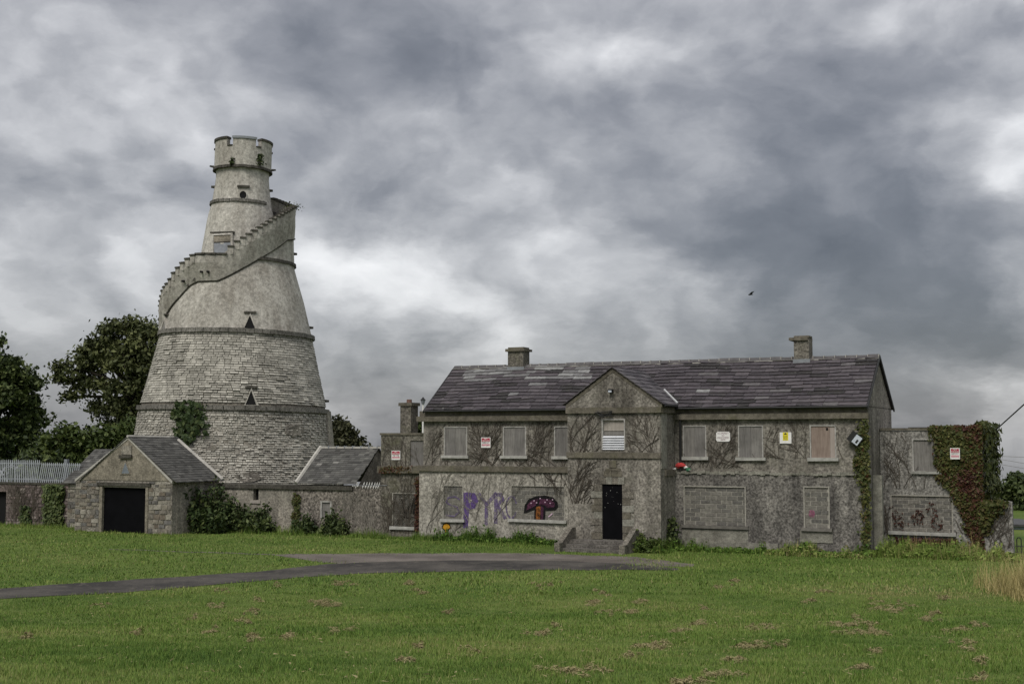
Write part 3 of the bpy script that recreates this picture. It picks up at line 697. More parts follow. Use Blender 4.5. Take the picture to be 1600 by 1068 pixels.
# ---------------------------------------------------------------- long low wall by the tower
lw = thing('barn_wall', 'low rough wall with stone ledge running below the tower to the house', 'wall', P(-8, AD, 0))
W0, W1 = S(322, AD), A0-.004
zl0, zl1 = Zf(470, 764, AD), Zf(470, 757.5, AD)
slit = hole(396,404,759.5,781,AD); sw = hole(501,518,782,809,AD); slit = (slit[0], slit[1], slit[2], zl0-.02)
WM = S(458, AD)
mb = MB(); wallface(mb, W0, WM, 0, zl1-.02, AD, [slit], .3); mb.build('limewashed_wall', M['limewall'], lw)
mb = MB(); wallface(mb, WM, W1, 0, zl1-.02, AD, [sw], .2); mb.quad(P(W1,AD,0), P(W1,AD-.5,0), P(W1,AD-.5,zl1-.02), P(W1,AD,zl1-.02)); mb.build('grey_wall', M['lowwall'], lw)
fb(W0, S(552, AD), AD-1.2, AD+.10, zl0+.002, zl1, j=.01).build('ledge', M['coping'], lw)
fb(S(552, AD)+.004, W1, AD-.5, AD+.02, zl1-.06, zl1-.015).build('wall_top', M['lowwall'], lw)
fb(slit[0]-.02, slit[1]+.02, AD-.4, AD-.25, slit[2], slit[3]).build('slit_window', M['dark'], lw)
fb(slit[0]-.16, slit[1]+.14, AD-.05, AD+.06, slit[2]-.16, slit[2]-.01, j=.015).build('slit_sill', M['oldwood'], lw)
a, b, c, e = sw; fr = MB(); fbox(fr, a, a+.09, AD-.12, AD+.02, c, e); fbox(fr, b-.07, b, AD-.12, AD+.02, c, e); fbox(fr, a+.09, b-.07, AD-.12, AD+.02, e-.06, e)
win = fr.build('window', M['whiteframe'], lw)
for k in range(5): fb(a+.09, b-.07, AD-.10, AD-.06+random.uniform(0, .01), c+(e-.06-c)*k/5, c+(e-.06-c)*(k+1)/5-.01).build('board', M['board'], win)
# ---------------------------------------------------------------- slate sheds
def slate_roof(name, parent, s0, s1, e_, zeave, r_, zridge, shift0=0, shift1=0, rows=18, wid=.27, label=None):
    """one slope from eave depth e_ up to ridge depth r_"""
    mb = MB()
    def q_(s, t, l): return P(s, e_+(r_-e_)*t, zeave+(zridge-zeave)*t+l)
    for k in range(rows):
        t0, t1 = k/rows, min(1, (k+1.15)/rows); a = s0-random.uniform(0, .2)
        while a < s1:
            b = a+wid*random.uniform(.75, 1.3); a_, b_ = max(a, s0), min(b, s1)
            if b_-a_ > .05:
                l = random.uniform(.018, .042)
                mb.hexa([q_(a_,t0,l-.03), q_(b_-.006,t0,l-.03), q_(b_-.006,t1,-.03), q_(a_,t1,-.03), q_(a_,t0,l+.01), q_(b_-.006,t0,l+.01), q_(b_-.006,t1,.008), q_(a_,t1,.008)], min(1, max(0, random.gauss(.45, .22)+(.4 if random.random() < .02 else 0))))
            a = b
    o = mb.build(name, M['shedslate'], parent); o['kind'] = 'stuff'; return o
sh = thing('shed', 'grey slate roofed lean shed between the tower and the house', 'shed', P(-5, -1.5, 0))
sd0, sd1 = AD+.12, AD-2.0
e0, e1 = S(464, sd0), S(556, sd0); zse = Zf(510, 756.5, sd0); zsr = Zf(550, 699.5, sd1)
slate_roof('slate_roof', sh, e0, e1, sd0, zse+.03, sd1, zsr)
mb = MB(); mb.hexa([P(e0,sd1,zsr-.1), P(e1,sd1,zsr-.1), P(e1,sd1-2,zse), P(e0,sd1-2,zse), P(e0,sd1,zsr), P(e1,sd1,zsr), P(e1,sd1-2,zse+.1), P(e0,sd1-2,zse+.1)]); mb.build('back_roof', SLATES[1], sh)
mb = MB(); mb.add([P(e1-.06,sd0-.15,zse-.2), P(e1-.06,sd1-2,zse-.2), P(e1-.06,sd1,zsr-.08)], [(0, 1, 2)]); mb.build('gable', M['limewall'], sh)
mb = MB(); mb.tube([P(e0-.05,sd0+.02,zse+.04), P(e0-.05,sd1,zsr+.04)], .10, 6); mb.build('lime_fillet', M['limeflash'], sh)
q = e0
while q < e1+.3:
    fb(q+.02, q+.44, sd1-.09, sd1+.09, zsr-.02, zsr+.07).build('ridge_tile', M['limeflash'], sh); fb(q+.44, q+.50, sd1-.10, sd1+.10, zsr-.02, zsr+.11).build('ridge_joint', M['capgrey'], sh); q += .48
# spikes on the wall
sp = thing('spike_rail', 'row of white anti climb spikes on the low wall top', 'spikes', P(S(580, AD), AD, zl1))
mb = MB(); ra, rb = S(552, AD), S(601, AD); zr_ = zl1+.06; mb.tube([P(ra, AD+.02, zr_-.04), P(rb+.15, AD+.02, zr_)], .014, 5); mb.build('rail', M['galv'], sp)
for k, x in enumerate((553, 555.5, 558, 561, 569, 573.5, 577.5, 581.5, 586, 589.5, 593)):
    s_ = S(x, AD); big_ = x > 566 or x == 558
    for up in (-1, 1):
        if k in (0, 1, 3) and up > 0: continue
        ln = .15 if big_ else .09
        mb = MB(); mb.tube([P(s_-.02*up*0+.015*up, AD+.03, zr_+.02*up), P(s_+.055*up, AD+.06, zr_+ln*up)], [.035, .012], 4); mb.build('spike', M['white'], sp)
# ---------------------------------------------------------------- garage
GD = 3.15
gr = thing('gatehouse', 'gabled stone outbuilding with a black door and slate roof before the tower', 'outbuilding', P(S(200, GD), 1.5, 0))
G0, G1 = S(119, GD), S(269.5, GD); gap = S(200, GD); gza = Zf(200, 682, GD); gze = Zf(200, 750, GD)
gl, gr_ = S(122, GD+.06), S(269, GD+.06)
dh = hole(160.5,230,759,838,GD); dh = (dh[0], dh[1], 0, dh[3])
mb = MB(); wallface(mb, G0, G1, 0, gze, GD, [dh], .35)
mb.quad(P(G0,GD,0), P(G0,GD,gze), P(G0,AD,gze), P(G0,AD,0)); mb.quad(P(G1,GD,0), P(G1,AD,0), P(G1,AD,gze), P(G1,GD,gze)); mb.build('wall', M['mortar'], gr)
mb = MB(); fbox(mb, G1-.3, G1+.02, AD+.01, GD-.35, 0, gze-.02); mb.build('rendered_side', M['limewall'], gr)
mb = MB(); mb.add([P(G0,GD+.03,gze), P(G1,GD+.03,gze), P(gap,GD+.03,gza-.06), P(G0,GD-.25,gze), P(G1,GD-.25,gze), P(gap,GD-.25,gza-.06)], [(0,1,2), (3,5,4), (0,3,4,1), (0,2,5,3), (1,4,5,2)]); mb.build('gable', M['gable'], gr)
mb = MB()
for (a, b) in (((G0-.03, gze+.0), (gap, gza)), ((gap, gza), (G1+.03, gze+.0))):
    mb.hexa([P(a[0],GD-.1,a[1]-.12), P(b[0],GD-.1,b[1]-.12), P(b[0],GD-.1,b[1]), P(a[0],GD-.1,a[1]), P(a[0],GD+.055,a[1]-.12), P(b[0],GD+.055,b[1]-.12), P(b[0],GD+.055,b[1]), P(a[0],GD+.055,a[1])])
mb.build('gable_edge', M['limeflash'], gr)
fb(S(154, GD), S(237, GD), GD-.1, GD+.10, dh[3]+.02, dh[3]+.19, j=.012).build('lintel', M['coping'], gr)
fb(S(163, GD), S(229, GD), GD-.06, GD+.02, dh[3]-.05, dh[3]+.015, j=.012).build('door_head', M['oldwood'], gr)
fb(dh[0]+.01, dh[1]-.01, GD-.25, GD-.12, .02, dh[3]-.06).build('door', M['black'], gr)
for (x0, x1) in ((157, 161.5), (229, 233)): fb(S(x0, GD), S(x1, GD), GD-.1, GD+.05, 0, dh[3]).build('door_jamb', M['gable'], gr)
a, b, c, e = hole(190.5, 206, 696, 709.5, GD+.03); fb(a, b, GD, GD+.075, c, e).build('blocked_window', M['limewall'], gr); fb(a-.08, b+.05, GD, GD+.16, c-.19, c-.03, j=.02).build('stone_shelf', M['coping'], gr)
def tri(mb, pts, d0, d1): 
    n = len(pts); mb.add([P(s, d0, z) for s, z in pts]+[P(s, d1, z) for s, z in pts], [tuple(range(n, 2*n))]+[(i, (i+1) % n, n+(i+1) % n, n+i) for i in range(n)]); return mb
tw_ = [H(188.5, 740.5, GD), H(205, 740.5, GD), H(197, 717, GD)]
w0 = tri(MB(), tw_, GD, GD+.07).build('triangular_window', M['gable'], gr)
ti = [H(191.5, 739, GD), H(203.5, 739, GD), H(197.4, 722, GD)]; tri(MB(), ti, GD+.05, GD+.075).build('pane', plain('blue_grey_board', (.15,.17,.19)), w0)
# rubble stones of the front wall
def rubble(parent, s0, s1, z0, z1, d, skip=None, hs=(.16, .28), ws=(.25, .55), prob=.9, proud=.04, mats=GSTONES):
    z = z0
    while z < z1-.08:
        h_ = random.uniform(*hs); h_ = min(h_, z1-z)
        s_ = s0+random.uniform(-.1, 0)
        while s_ < s1:
            w_ = random.uniform(*ws); a, b = max(s_, s0), min(s_+w_, s1)
            if b-a > .1 and random.random() < prob and not (skip and skip(a, b, z, z+h_)):
                fb(a+.02, b-.02, d-.05, d+proud*random.uniform(.4, 1.1), z+.018+random.uniform(0, .02), z+h_-.015, j=.018).build('stone', random.choice(mats), parent)
            s_ += w_
        z += h_
rubble(gr, G0, S(157, GD)-.01, 0, gze-.05, GD); rubble(gr, S(233, GD)+.01, G1, 0, gze-.05, GD, prob=.75)
for sd_ in (-1, 1):          # roof slopes run back towards the tower
    mb = MB(); rows_ = 20; half = (gr_-gl)/2+.12; ze_ = gze-.07; ap = gza+.02
    def q_(t, d, l): return P(gap+sd_*half*(1-t), d, ze_+(ap-ze_)*t+l)
    for k in range(rows_):
        t0, t1 = k/rows_, min(1, (k+1.15)/rows_); dd = GD+.10
        dend = GD-3.55-.0*t0 if sd_ > 0 else GD-3.4
        while dd > dend:
            d2 = max(dend, dd-.27*random.uniform(.75, 1.3)); l = random.uniform(.018, .042)
            mb.hexa([q_(t0,dd,l-.03), q_(t0,d2+.006,l-.03), q_(t1,d2+.006,-.03), q_(t1,dd,-.03), q_(t0,dd,l+.01), q_(t0,d2+.006,l+.01), q_(t1,d2+.006,.008), q_(t1,dd,.008)], min(1, max(0, random.gauss(.42, .2))))
            dd = d2 if d2 > dend else dend-1
    o = mb.build('slate_roof', M['shedslate'], gr); o['kind'] = 'stuff'
mb = MB(); mb.tube([P(gap, GD+.1, gza+.03), P(gap, GD-3.3, gza-.02)], .07, 6); mb.build('ridge', M['limeflash'], gr)
mb = MB(); mb.tube([P(gap+half*.99, GD-3.45, ze_+.06), P(gap+.3, GD-3.3, gza-.15)], .09, 6); mb.build('lime_fillet', M['limeflash'], gr)
# lean shed on the left of the gatehouse
s2 = thing('side_shed', 'small slate roofed stone shed left of the gabled outbuilding', 'shed', P(S(110, 1.6), 1, 0))
a0, a1 = S(97, 1.75), G0-.01; z_e = Zf(110, 754.5, 1.75); z_r = Zf(160, 701.5, -.6)
slate_roof('slate_roof', s2, a0, a1+1.4, 1.75, z_e, -.6, z_r, rows=18)
mb = MB(); fbox(mb, a0+.2, a1, -.5, 1.5, 0, z_e-.05); mb.build('wall', M['mortar'], s2)
rubble(s2, a0+.2, a1, 0, z_e-.08, 1.5, ws=(.2, .45))
# ---------------------------------------------------------------- left boundary wall with palisade fence
LWD = 1.1
bwl = thing('boundary_wall', 'rough pinkish rubble wall under the steel fence at the left edge', 'wall', P(S(50, LWD), LWD, 0))
b0, b1 = S(-260, LWD), a0+.19; bzt = Zf(40, 753.5, LWD)
dk = hole(-22, 8.5, 767, 822, LWD); dk = (dk[0], dk[1], 0, dk[3])
mb = MB(); wallface(mb, b0, b1, 0, bzt-.1, LWD, [dk], .4); mb.build('wall', M['pinkwall'], bwl)
fb(b0, b1, LWD-.45, LWD+.05, bzt-.098, bzt, j=.02).build('coping', M['coping'], bwl)
fb(dk[0], dk[1], LWD-.5, LWD-.3, 0, dk[3]).build('doorway', M['dark'], bwl)
rubble(bwl, dk[1]+.02, b1, 0, bzt-.12, LWD, hs=(.13, .22), ws=(.2, .42), prob=.62, proud=.03, mats=[plain('pinkish_stone', c, .95, .3, 7, .15, .02) for c in ((.19,.15,.14), (.155,.125,.12), (.23,.20,.18))])
pf = thing('palisade_fence', 'galvanised steel palisade fence with leaning pales above the rubble wall', 'fence', P(S(50, LWD), LWD-.2, bzt))
fz0, fz1 = bzt-.02, Zf(40, 718, LWD-.2)
fe = S(126, LWD-.2); gapx = S(63, LWD-.2)
for (r0, r1, dz) in ((b0, gapx, 0), (gapx+.05, fe, -.12)):
    for fzr in (.14, .82):
        z_ = fz0+dz*.4+(fz1-fz0)*fzr; fb(r0, r1, LWD-.26, LWD-.215, z_, z_+.06).build('rail', M['galv'], pf)
x = b0; k = 0
while x < fe:
    k += 1; left = x < gapx; dz = 0 if left else -.14
    px_ = (x-S(0, LWD-.2))/(S(126, LWD-.2)-S(0, LWD-.2))*126
    ln = 0
    if 40 < px_ < 63: ln = -.22*(px_-40)/23
    if px_ > 66: ln = -.20+random.uniform(-.05, .05)
    if 8 < px_ < 40 and k % 3 == 0: ln = random.uniform(-.08, .08)
    t0, t1 = fz0+.02+dz, fz1+dz+random.uniform(-.01, .02); w2 = .036
    def pl(s, z): return P(s, 0, z)
    bx, tx = x+ln*.8, x
    if px_ > 63: bx, tx = x-.2, x+.03
    dA, dB = LWD-.21, LWD-.19
    MB().add([P(bx-w2,dA,t0), P(bx,dB,t0), P(bx+w2,dA,t0), P(tx-w2,dA,t1-.10), P(tx,dB,t1-.10), P(tx+w2,dA,t1-.10), P(tx-.012,dA,t1), P(tx+.012,dA,t1)],
             [(0,1,4,3), (1,2,5,4), (3,4,6), (4,7,6), (4,5,7), (0,3,5,2), (3,6,7,5)]).build('pale', M['pale'], pf)
    x += .142
ps = S(101, LWD-.2); fb(ps-.10, ps+.10, LWD-.40, LWD-.24, fz0-.05, fz1+.05).build('post', M['galv'], pf)
# ---------------------------------------------------------------- right annexe
D2 = -2.75
ra = thing('creeper_annexe', 'flat topped annexe half covered in red and green creeper at the right end', 'building', P(S(1460, D2), -5, 0))
r0, r1 = S(1375, D2), S(1534, D2); zrt = Zf(1450, 668.5, D2)
rw1 = hole(1425,1468,685,736,D2); rw2 = hole(1391,1490,772,832,D2)
mb = MB(); wallface(mb, L+.02, r1, 0, zrt-.1, D2, [rw1, rw2], .16)
mb.quad(P(r1,D2,0), P(r1,D2-6,0), P(r1,D2-6,zrt-.1), P(r1,D2,zrt-.1)); mb.quad(P(L,D2,zrt-.1), P(r1,D2,zrt-.1), P(r1,D2-6,zrt-.1), P(L,D2-6,zrt-.1)); mb.build('wall', M['rannex'], ra)
fb(L+.03, r1+.04, D2-.3, D2+.04, zrt-.098, zrt, j=.012).build('parapet', M['cement'], ra)
fb(S(1420, D2), S(1468, D2), D2-.2, D2-.1, zrt+.002, zrt+.04).build('parapet_slab', M['ink'], ra)
a, b, c, e = rw1; fr = MB(); fbox(fr, a, a+.05, D2-.1, D2+.012, c, e); fbox(fr, b-.05, b, D2-.1, D2+.012, c, e); fbox(fr, a+.05, b-.05, D2-.1, D2+.012, e-.05, e)
win = fr.build('window', M['whiteframe'], ra); fb(a+.05, b-.05, D2-.1, D2-.05, c, e-.05).build('board', M['board'], win); fb(a-.06, b+.08, D2-.08, D2+.11, c-.11, c, j=.01).build('sill', M['sill'], win)
blockwin(rw2, D2, ra, 9, .45, 'sill', silloff=.14)
fb(S(1363.5, -.9), S(1377.5, -.9), -1.15, -.9, 0, Zf(1370, 742, -.9)).build('buttress_post', M['panel'], ra)
gw = thing('garden_wall', 'grey roughcast wall stub with a curved top beside the iron gate', 'wall', P(S(1562, D2), D2, 0))
gp = [H(x, y, D2+.05) for x, y in ((1536,790),(1545,784),(1563,784),(1574,782.5),(1581,784),(1585,879))]
gp[-1] = (gp[-1][0], 0); gp = [(gp[0][0], 0)]+gp
tri(MB(), gp, D2-.35, D2+.05).build('wall', M['rannex'], gw)
gt = thing('iron_gate', 'black wrought iron gate with hooped top by the garden wall', 'gate', P(S(1600, D2), D2, 0))
g0 = gp[-1][0]+.06; zg = Zf(1595, 838, D2); rr_ = .16
mb = MB(); mb.tube([P(g0, D2, .12), P(g0+2.6, D2, .12)], .018, 5); mb.build('rail', M['ink'], gt)
mb = MB(); mb.tube([P(g0, D2, zg-.38), P(g0+2.6, D2, zg-.38)], .018, 5); mb.build('rail', M['ink'], gt)
for k in range(9):
    x = g0+.05+k*.29; mb = MB()
    mb.tube([P(x, D2, .05), P(x, D2, zg-.13)]+[P(x+.08-.08*math.cos(q), D2, zg-.13+.10*math.sin(q)) for q in np.linspace(.3, math.pi-.3, 6)]+[P(x+.16, D2, zg-.13), P(x+.16, D2, .05)], .022, 5, cap=True); mb.build('hooped_bar', M['ink'], gt)
far = thing('white_shed', 'pale blue grey shed roof glimpsed behind the iron gate', 'shed', Vector((31, 72, 0)))
def far_pt(px, py, dist): r_ = ray(px, py); return Vector((0, 0, EYE))+r_*(dist/r_.y)
c0 = far_pt(1583, 822, 66); c1 = far_pt(1640, 824, 66)
mb = MB(); mb.hexa([(c0.x,70,0), (c1.x,70,0), (c1.x,70,c1.z), (c0.x,70,c0.z), (c0.x,66,0), (c1.x,66,0), (c1.x,66,c1.z), (c0.x,66,c0.z)]); mb.build('wall', plain('pale_shed_sheet', (.30,.34,.38)), far)
mb = MB(); mb.hexa([(c0.x-.2,70,c0.z+.01), (c1.x,70,c0.z+.01), (c1.x,70,c0.z+.16), (c0.x-.2,70,c0.z+.16), (c0.x-.2,65.8,c0.z+.01), (c1.x,65.8,c0.z+.01), (c1.x,65.8,c0.z+.12), (c0.x-.2,65.8,c0.z+.12)]); mb.build('roof', plain('dark_shed_roof', (.06,.06,.06)), far)
# ---------------------------------------------------------------- tower
cd = ray(362, 700); WALLY = plane_hit(362, 740, AD)
yc = WALLY.y+6.15/.80
CX = Vector((cd.x*yc/cd.y, yc, 0))
TC = -Vector((CX.x, CX.y, 0)).normalized(); TE = Vector((-TC.y, TC.x, 0))
if TE.x < 0: TE = -TE
LEAN = .0185
def TP(phi, r, z):
    return CX+TE*(r*math.sin(phi)+LEAN*z)+TC*(r*math.cos(phi))+Zv*(z-LEAN*r*math.sin(phi))
mpp = yc/F
def zpx(py): r_ = ray(370, py); return EYE+r_.z*(yc/r_.y)
PROF = [(0, 6.35), (zpx(757), 164*mpp), (zpx(690), 149.5*mpp), (zpx(640), 143.5*mpp), (zpx(580), 129*mpp), (zpx(525), 116.5*mpp), (zpx(470), 102*mpp), (zpx(420), 86*mpp), (zpx(395), 84*mpp), (zpx(350), 82*mpp)]
INNER = [(zpx(525), 84*mpp), (zpx(470), 72*mpp), (zpx(395), 59*mpp), (zpx(380), 57*mpp), (zpx(341), 51.5*mpp), (zpx(320), 46*mpp), (zpx(282), 41*mpp), (zpx(268), 41.5*mpp)]
def prof(z, pr): return float(np.interp(z, [p[0] for p in pr], [p[1] for p in pr]))
def tower_hit(px, py, rf):
    """(phi, z) where the sight line meets the surface of radius rf(phi, z), front side"""
    d = ray(px, py); phi, z = 0.0, zpx(py)
    for _ in range(14):
        r = rf(phi, z); ax = CX+TE*(LEAN*z)
        o_ = Vector((-ax.x, -ax.y)); dd = Vector((d.x, d.y)); A = dd.dot(dd); B_ = o_.dot(dd); C_ = o_.dot(o_)-r*r
        disc = max(0, B_*B_-A*C_); t = (-B_-math.sqrt(disc))/A
        pt = Vector((d.x*t, d.y*t, EYE+d.z*t)); rel = pt-ax
        phi = .5*phi+.5*math.atan2(rel.dot(TE), rel.dot(TC)); z = pt.z+LEAN*r*math.sin(phi)
    return phi, z
tower = thing('barn_tower', 'tall tapering stone tower with an outside spiral stair and battlements', 'tower', CX)
def rev(mb, pr, z0f, z1f, ph0, ph1, n=96, m_=10, dr=0):
    base = []
    for i in range(n+1):
        ph = ph0+(ph1-ph0)*i/n; a, b = z0f(ph), z1f(ph)
        base.append([TP(ph, prof(a+(b-a)*j/m_, pr)+dr, a+(b-a)*j/m_) for j in range(m_+1)])
    V = [p for r_ in base for p in r_]; k = m_+1
    mb.add(V, [(i*k+j, (i+1)*k+j, (i+1)*k+j+1, i*k+j+1) for i in range(n) for j in range(m_)]); return mb
PI = math.pi
zA, zB, zC = zpx(640)+.0, zpx(525), zpx(411)
rev(MB(), PROF, lambda p: zA, lambda p: zB, -PI, PI, 96, 8, -.075).build('stone_core', M['cheek'], tower, True)
rev(MB(), PROF, lambda p: 0, lambda p: zA+.1, -PI, PI, 96, 8, -.035).build('stone_core', M['mortar'], tower, True)
# masonry: courses of stones, real blocks joined
mas = MB(); z = .9
patch = [(random.uniform(-1.4, 1.4), random.uniform(1.5, 9.8), random.uniform(.25, .6), random.uniform(.4, 1.1)) for _ in range(11)]
while z < zB-.05:
    upper = z > zA
    h_ = random.uniform(.115, .15) if upper else random.uniform(.085, .145)
    if abs(z-zA) < .16: z += .16; continue
    ph = -PI*.62+random.uniform(0, .05)
    while ph < PI*.62:
        r_ = prof(z, PROF); w_ = (random.uniform(.22, .55) if upper else random.uniform(.10, .32))/r_
        rough = any(((ph-a)/c_)**2+((z-b)/e_)**2 < 1 for a, b, c_, e_ in patch) or not upper
        pr_ = random.uniform(-.01, .025) if not rough else random.uniform(-.025, .055)
        zt_ = z+h_-(.020 if not rough else random.uniform(.010, .035)); zb_ = z+(.0 if not rough else random.uniform(0, .03))
        p0, p1 = ph+.008/r_, ph+w_-.022/r_
        r1_, r2_ = prof(zb_, PROF)+pr_, prof(zt_, PROF)+pr_-(.02 if not rough else random.uniform(0, .05))
        mas.hexa([TP(p0, r1_-.2, zb_), TP(p1, r1_-.2, zb_), TP(p1, r2_-.2, zt_), TP(p0, r2_-.2, zt_), TP(p0, r1_, zb_), TP(p1, r1_, zb_), TP(p1, r2_, zt_), TP(p0, r2_, zt_)], min(1, max(0, random.gauss(.5 if upper else .60, .21))))
        ph += w_
    z += h_
o = mas.build('masonry', M['masonry'], tower); o['kind'] = 'stuff'
for (x, y, rx, ry) in ((459, 672, 17, 11), (389, 744, 24, 8), (330, 700, 8, 5)):
    q = np.linspace(0, 2*PI, 23)[:-1]; pts = [tower_hit(x+rx*math.cos(k)*random.uniform(.65, 1.2), y+ry*math.sin(k)*random.uniform(.65, 1.2), lambda p, z: prof(z, PROF)) for k in q]
    mb = MB(); mb.add([TP(p, prof(z, PROF)+.045, z) for p, z in pts]+[TP(p, prof(z, PROF)-.1, z) for p, z in pts], [tuple(range(22))]+[(i, (i+1) % 22, 22+(i+1) % 22, 22+i) for i in range(22)]); mb.build('cement_patch', M['dash'], tower)
def band(z, dr, h_, pr, ph0=-PI, ph1=PI, m_='stoneedge', name='string_course', seg=60):
    b = band_ = None; par = None
    mb = MB(); n = seg
    for i in range(n):
        a, c = ph0+(ph1-ph0)*i/n, ph0+(ph1-ph0)*(i+1)/n-.006; q = dr+random.uniform(-.02, .02); r_ = prof(z, pr); zz_ = z+random.uniform(-.012, .012)
        mb.hexa([TP(a, r_-.2, zz_), TP(c, r_-.2, zz_), TP(c, r_-.2, zz_+h_), TP(a, r_-.2, zz_+h_), TP(a, r_+q, zz_), TP(c, r_+q, zz_), TP(c, r_+q-.02, zz_+h_), TP(a, r_+q-.02, zz_+h_)])
    return mb.build(name, M[m_], tower)
band(zA-.12, .13, .24, PROF); band(zB-.12, .13, .24, PROF); band(zpx(411)-.14, .10, .17, PROF, .02, PI, 'coping', seg=30)
# spiral stair: points measured along the parapet
def Rst(ph): return float(np.interp(ph, [-PI, -PI/2, 0, PI/2, PI], [4.9*yc/72, 119.5*mpp, 97*mpp, 83.5*mpp, 80*mpp]))
def spts(L_): 
    q = sorted(tower_hit(x, y, lambda p, z: Rst(p)) for x, y in L_); return [a for a, b in q], [b for a, b in q]
topP = spts([(250,463),(253,452),(262,440),(272,423),(284,410),(294,402),(303,396),(346,395.5),(370,376),(400,357.5),(430,340),(445,332),(458,324)])
botP = spts([(247,517),(250,505),(255,491),(263,476),(275.5,461),(290.7,443),(303,437.5),(339,437),(356,429.5),(407,403),(432,389),(452,374)])
def ztop(ph): 
    return float(np.interp(ph, [-PI]+topP[0]+[1.9, 2.6, PI], [topP[1][0]-4.5]+topP[1]+[topP[1][-1]+.55, topP[1][-1]+1.3, topP[1][-1]+1.9]))
def zbot(ph):
    return float(np.interp(ph, [-PI, -1.6]+botP[0]+[2.0, PI], [zB-3.0, zB+.05]+botP[1]+[botP[1][-1]+.6, botP[1][-1]+1.6]))
rev(MB(), PROF, lambda p: zB+.1, lambda p: max(zB+.12, zbot(p)+.06), -PI, PI, 120, 12).build('rendered_wall', M['tower'], tower, True)
rev(MB(), INNER, lambda p: zB, lambda p: zpx(268), -PI, PI, 96, 22).build('upper_wall', M['tower2'], tower, True)
# parapet
mb = MB(); n = 150; ph0, ph1 = -PI*.72, PI*.86; ring = []
def zstep(ph):
    return ztop(ph)
for i in range(n+1):
    ph = ph0+(ph1-ph0)*i/n; r_ = Rst(ph); a, b = zbot(ph), zstep(ph)-.10
    rb_ = max(prof(a, PROF)+.05, min(r_, prof(a, PROF)+.09)); b = max(b, a+.3)
    ring.append([TP(ph, rb_, a), TP(ph, rb_*.5+r_*.5+.02, a*.6+b*.4), TP(ph, r_, a*.3+b*.7), TP(ph, r_, b), TP(ph, r_-.28, b), TP(ph, r_-.28, b-1.1), TP(ph, rb_-.15, a)])
V = [p for q in ring for p in q]; k = 7
mb.add(V, [(i*k+j, (i+1)*k+j, (i+1)*k+(j+1) % k, i*k+(j+1) % k) for i in range(n) for j in range(k)])
mb.build('stair_parapet', M['tower'], tower, False)
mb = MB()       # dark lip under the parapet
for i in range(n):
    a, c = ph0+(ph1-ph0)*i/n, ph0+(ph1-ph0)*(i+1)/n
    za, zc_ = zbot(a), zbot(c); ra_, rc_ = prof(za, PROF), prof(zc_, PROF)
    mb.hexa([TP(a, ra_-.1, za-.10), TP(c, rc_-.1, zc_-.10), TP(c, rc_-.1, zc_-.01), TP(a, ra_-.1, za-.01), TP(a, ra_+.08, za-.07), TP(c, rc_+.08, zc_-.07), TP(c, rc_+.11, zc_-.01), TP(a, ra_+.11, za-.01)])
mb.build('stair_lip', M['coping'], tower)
# stepped copings, one slab each
ph = -1.9; lastz = None
while ph < 2.45:
    z0 = ztop(ph); flat = -.74 < ph < -.27
    dphi = .16 if flat else .088
    if flat: zt_ = ztop(-.5)+.03
    else: zt_ = ztop(ph+dphi*.5)+.03
    r_ = Rst(ph)
    a, c = ph, ph+dphi*(1.0 if flat else 1.12)
    mbx = MB(); th = .085
    # masonry below the slab up to the parapet
    mbx.hexa([TP(a, r_-.34, zt_-th), TP(c, r_-.34, zt_-th), TP(c, r_-.34, zt_), TP(a, r_-.34, zt_), TP(a, r_+.045, zt_-th), TP(c, r_+.045, zt_-th), TP(c, r_+.04, zt_), TP(a, r_+.04, zt_)])
    mbx.build('step_coping', M['coping'], tower)
    if not flat: MB().hexa([TP(a, r_-.27, zt_-.5), TP(a+dphi, r_-.27, zt_-.5), TP(a+dphi, r_-.27, zt_-th), TP(a, r_-.27, zt_-th), TP(a, r_-.006, zt_-.5), TP(a+dphi, r_-.006, zt_-.5), TP(a+dphi, r_-.006, zt_-th), TP(a, r_-.006, zt_-th)]).build('coping_block', M['tower'], tower)
    ph += dphi
# stair treads behind the parapet
ph = -1.9
while ph < 2.5:
    z0 = ztop(ph)-.75
    MB().hexa([TP(ph, prof(z0, INNER)-.1, z0-.4), TP(ph+.12, prof(z0, INNER)-.1, z0-.4), TP(ph+.12, prof(z0, INNER)-.1, z0), TP(ph, prof(z0, INNER)-.1, z0), TP(ph, Rst(ph)-.29, z0-.4), TP(ph+.12, Rst(ph)-.29, z0-.4), TP(ph+.12, Rst(ph)-.29, z0), TP(ph, Rst(ph)-.29, z0)]).build('stair_tread', M['step'], tower)
    ph += .12
# top drum, bands and merlons
zD0, zD1 = zpx(268), zpx(237); RDm = 44.3*mpp
DR = [(0, RDm), (40, RDm)]
mb = MB(); rev(mb, DR, lambda p: zD0, lambda p: zD1, -PI, PI, 72, 3); rev(mb, DR, lambda p: zD0, lambda p: zD1, -PI, PI, 72, 3, -.30)
for i in range(72):
    a, c = -PI+2*PI*i/72, -PI+2*PI*(i+1)/72; mb.quad(TP(a, RDm, zD1), TP(c, RDm, zD1), TP(c, RDm-.3, zD1), TP(a, RDm-.3, zD1)); mb.quad(TP(a, RDm, zD0), TP(c, RDm, zD0), TP(c, RDm-.6, zD0), TP(a, RDm-.6, zD0))
mb.build('battlement_drum', M['tower2'], tower, False)
band(zD0-.06, .08, .15, DR, m_='coping', name='corbel_band', seg=48); band(zpx(320.5)-.08, .09, .17, INNER, -PI, .93, 'stoneedge', seg=40)
zM = zpx(222)-.13; 
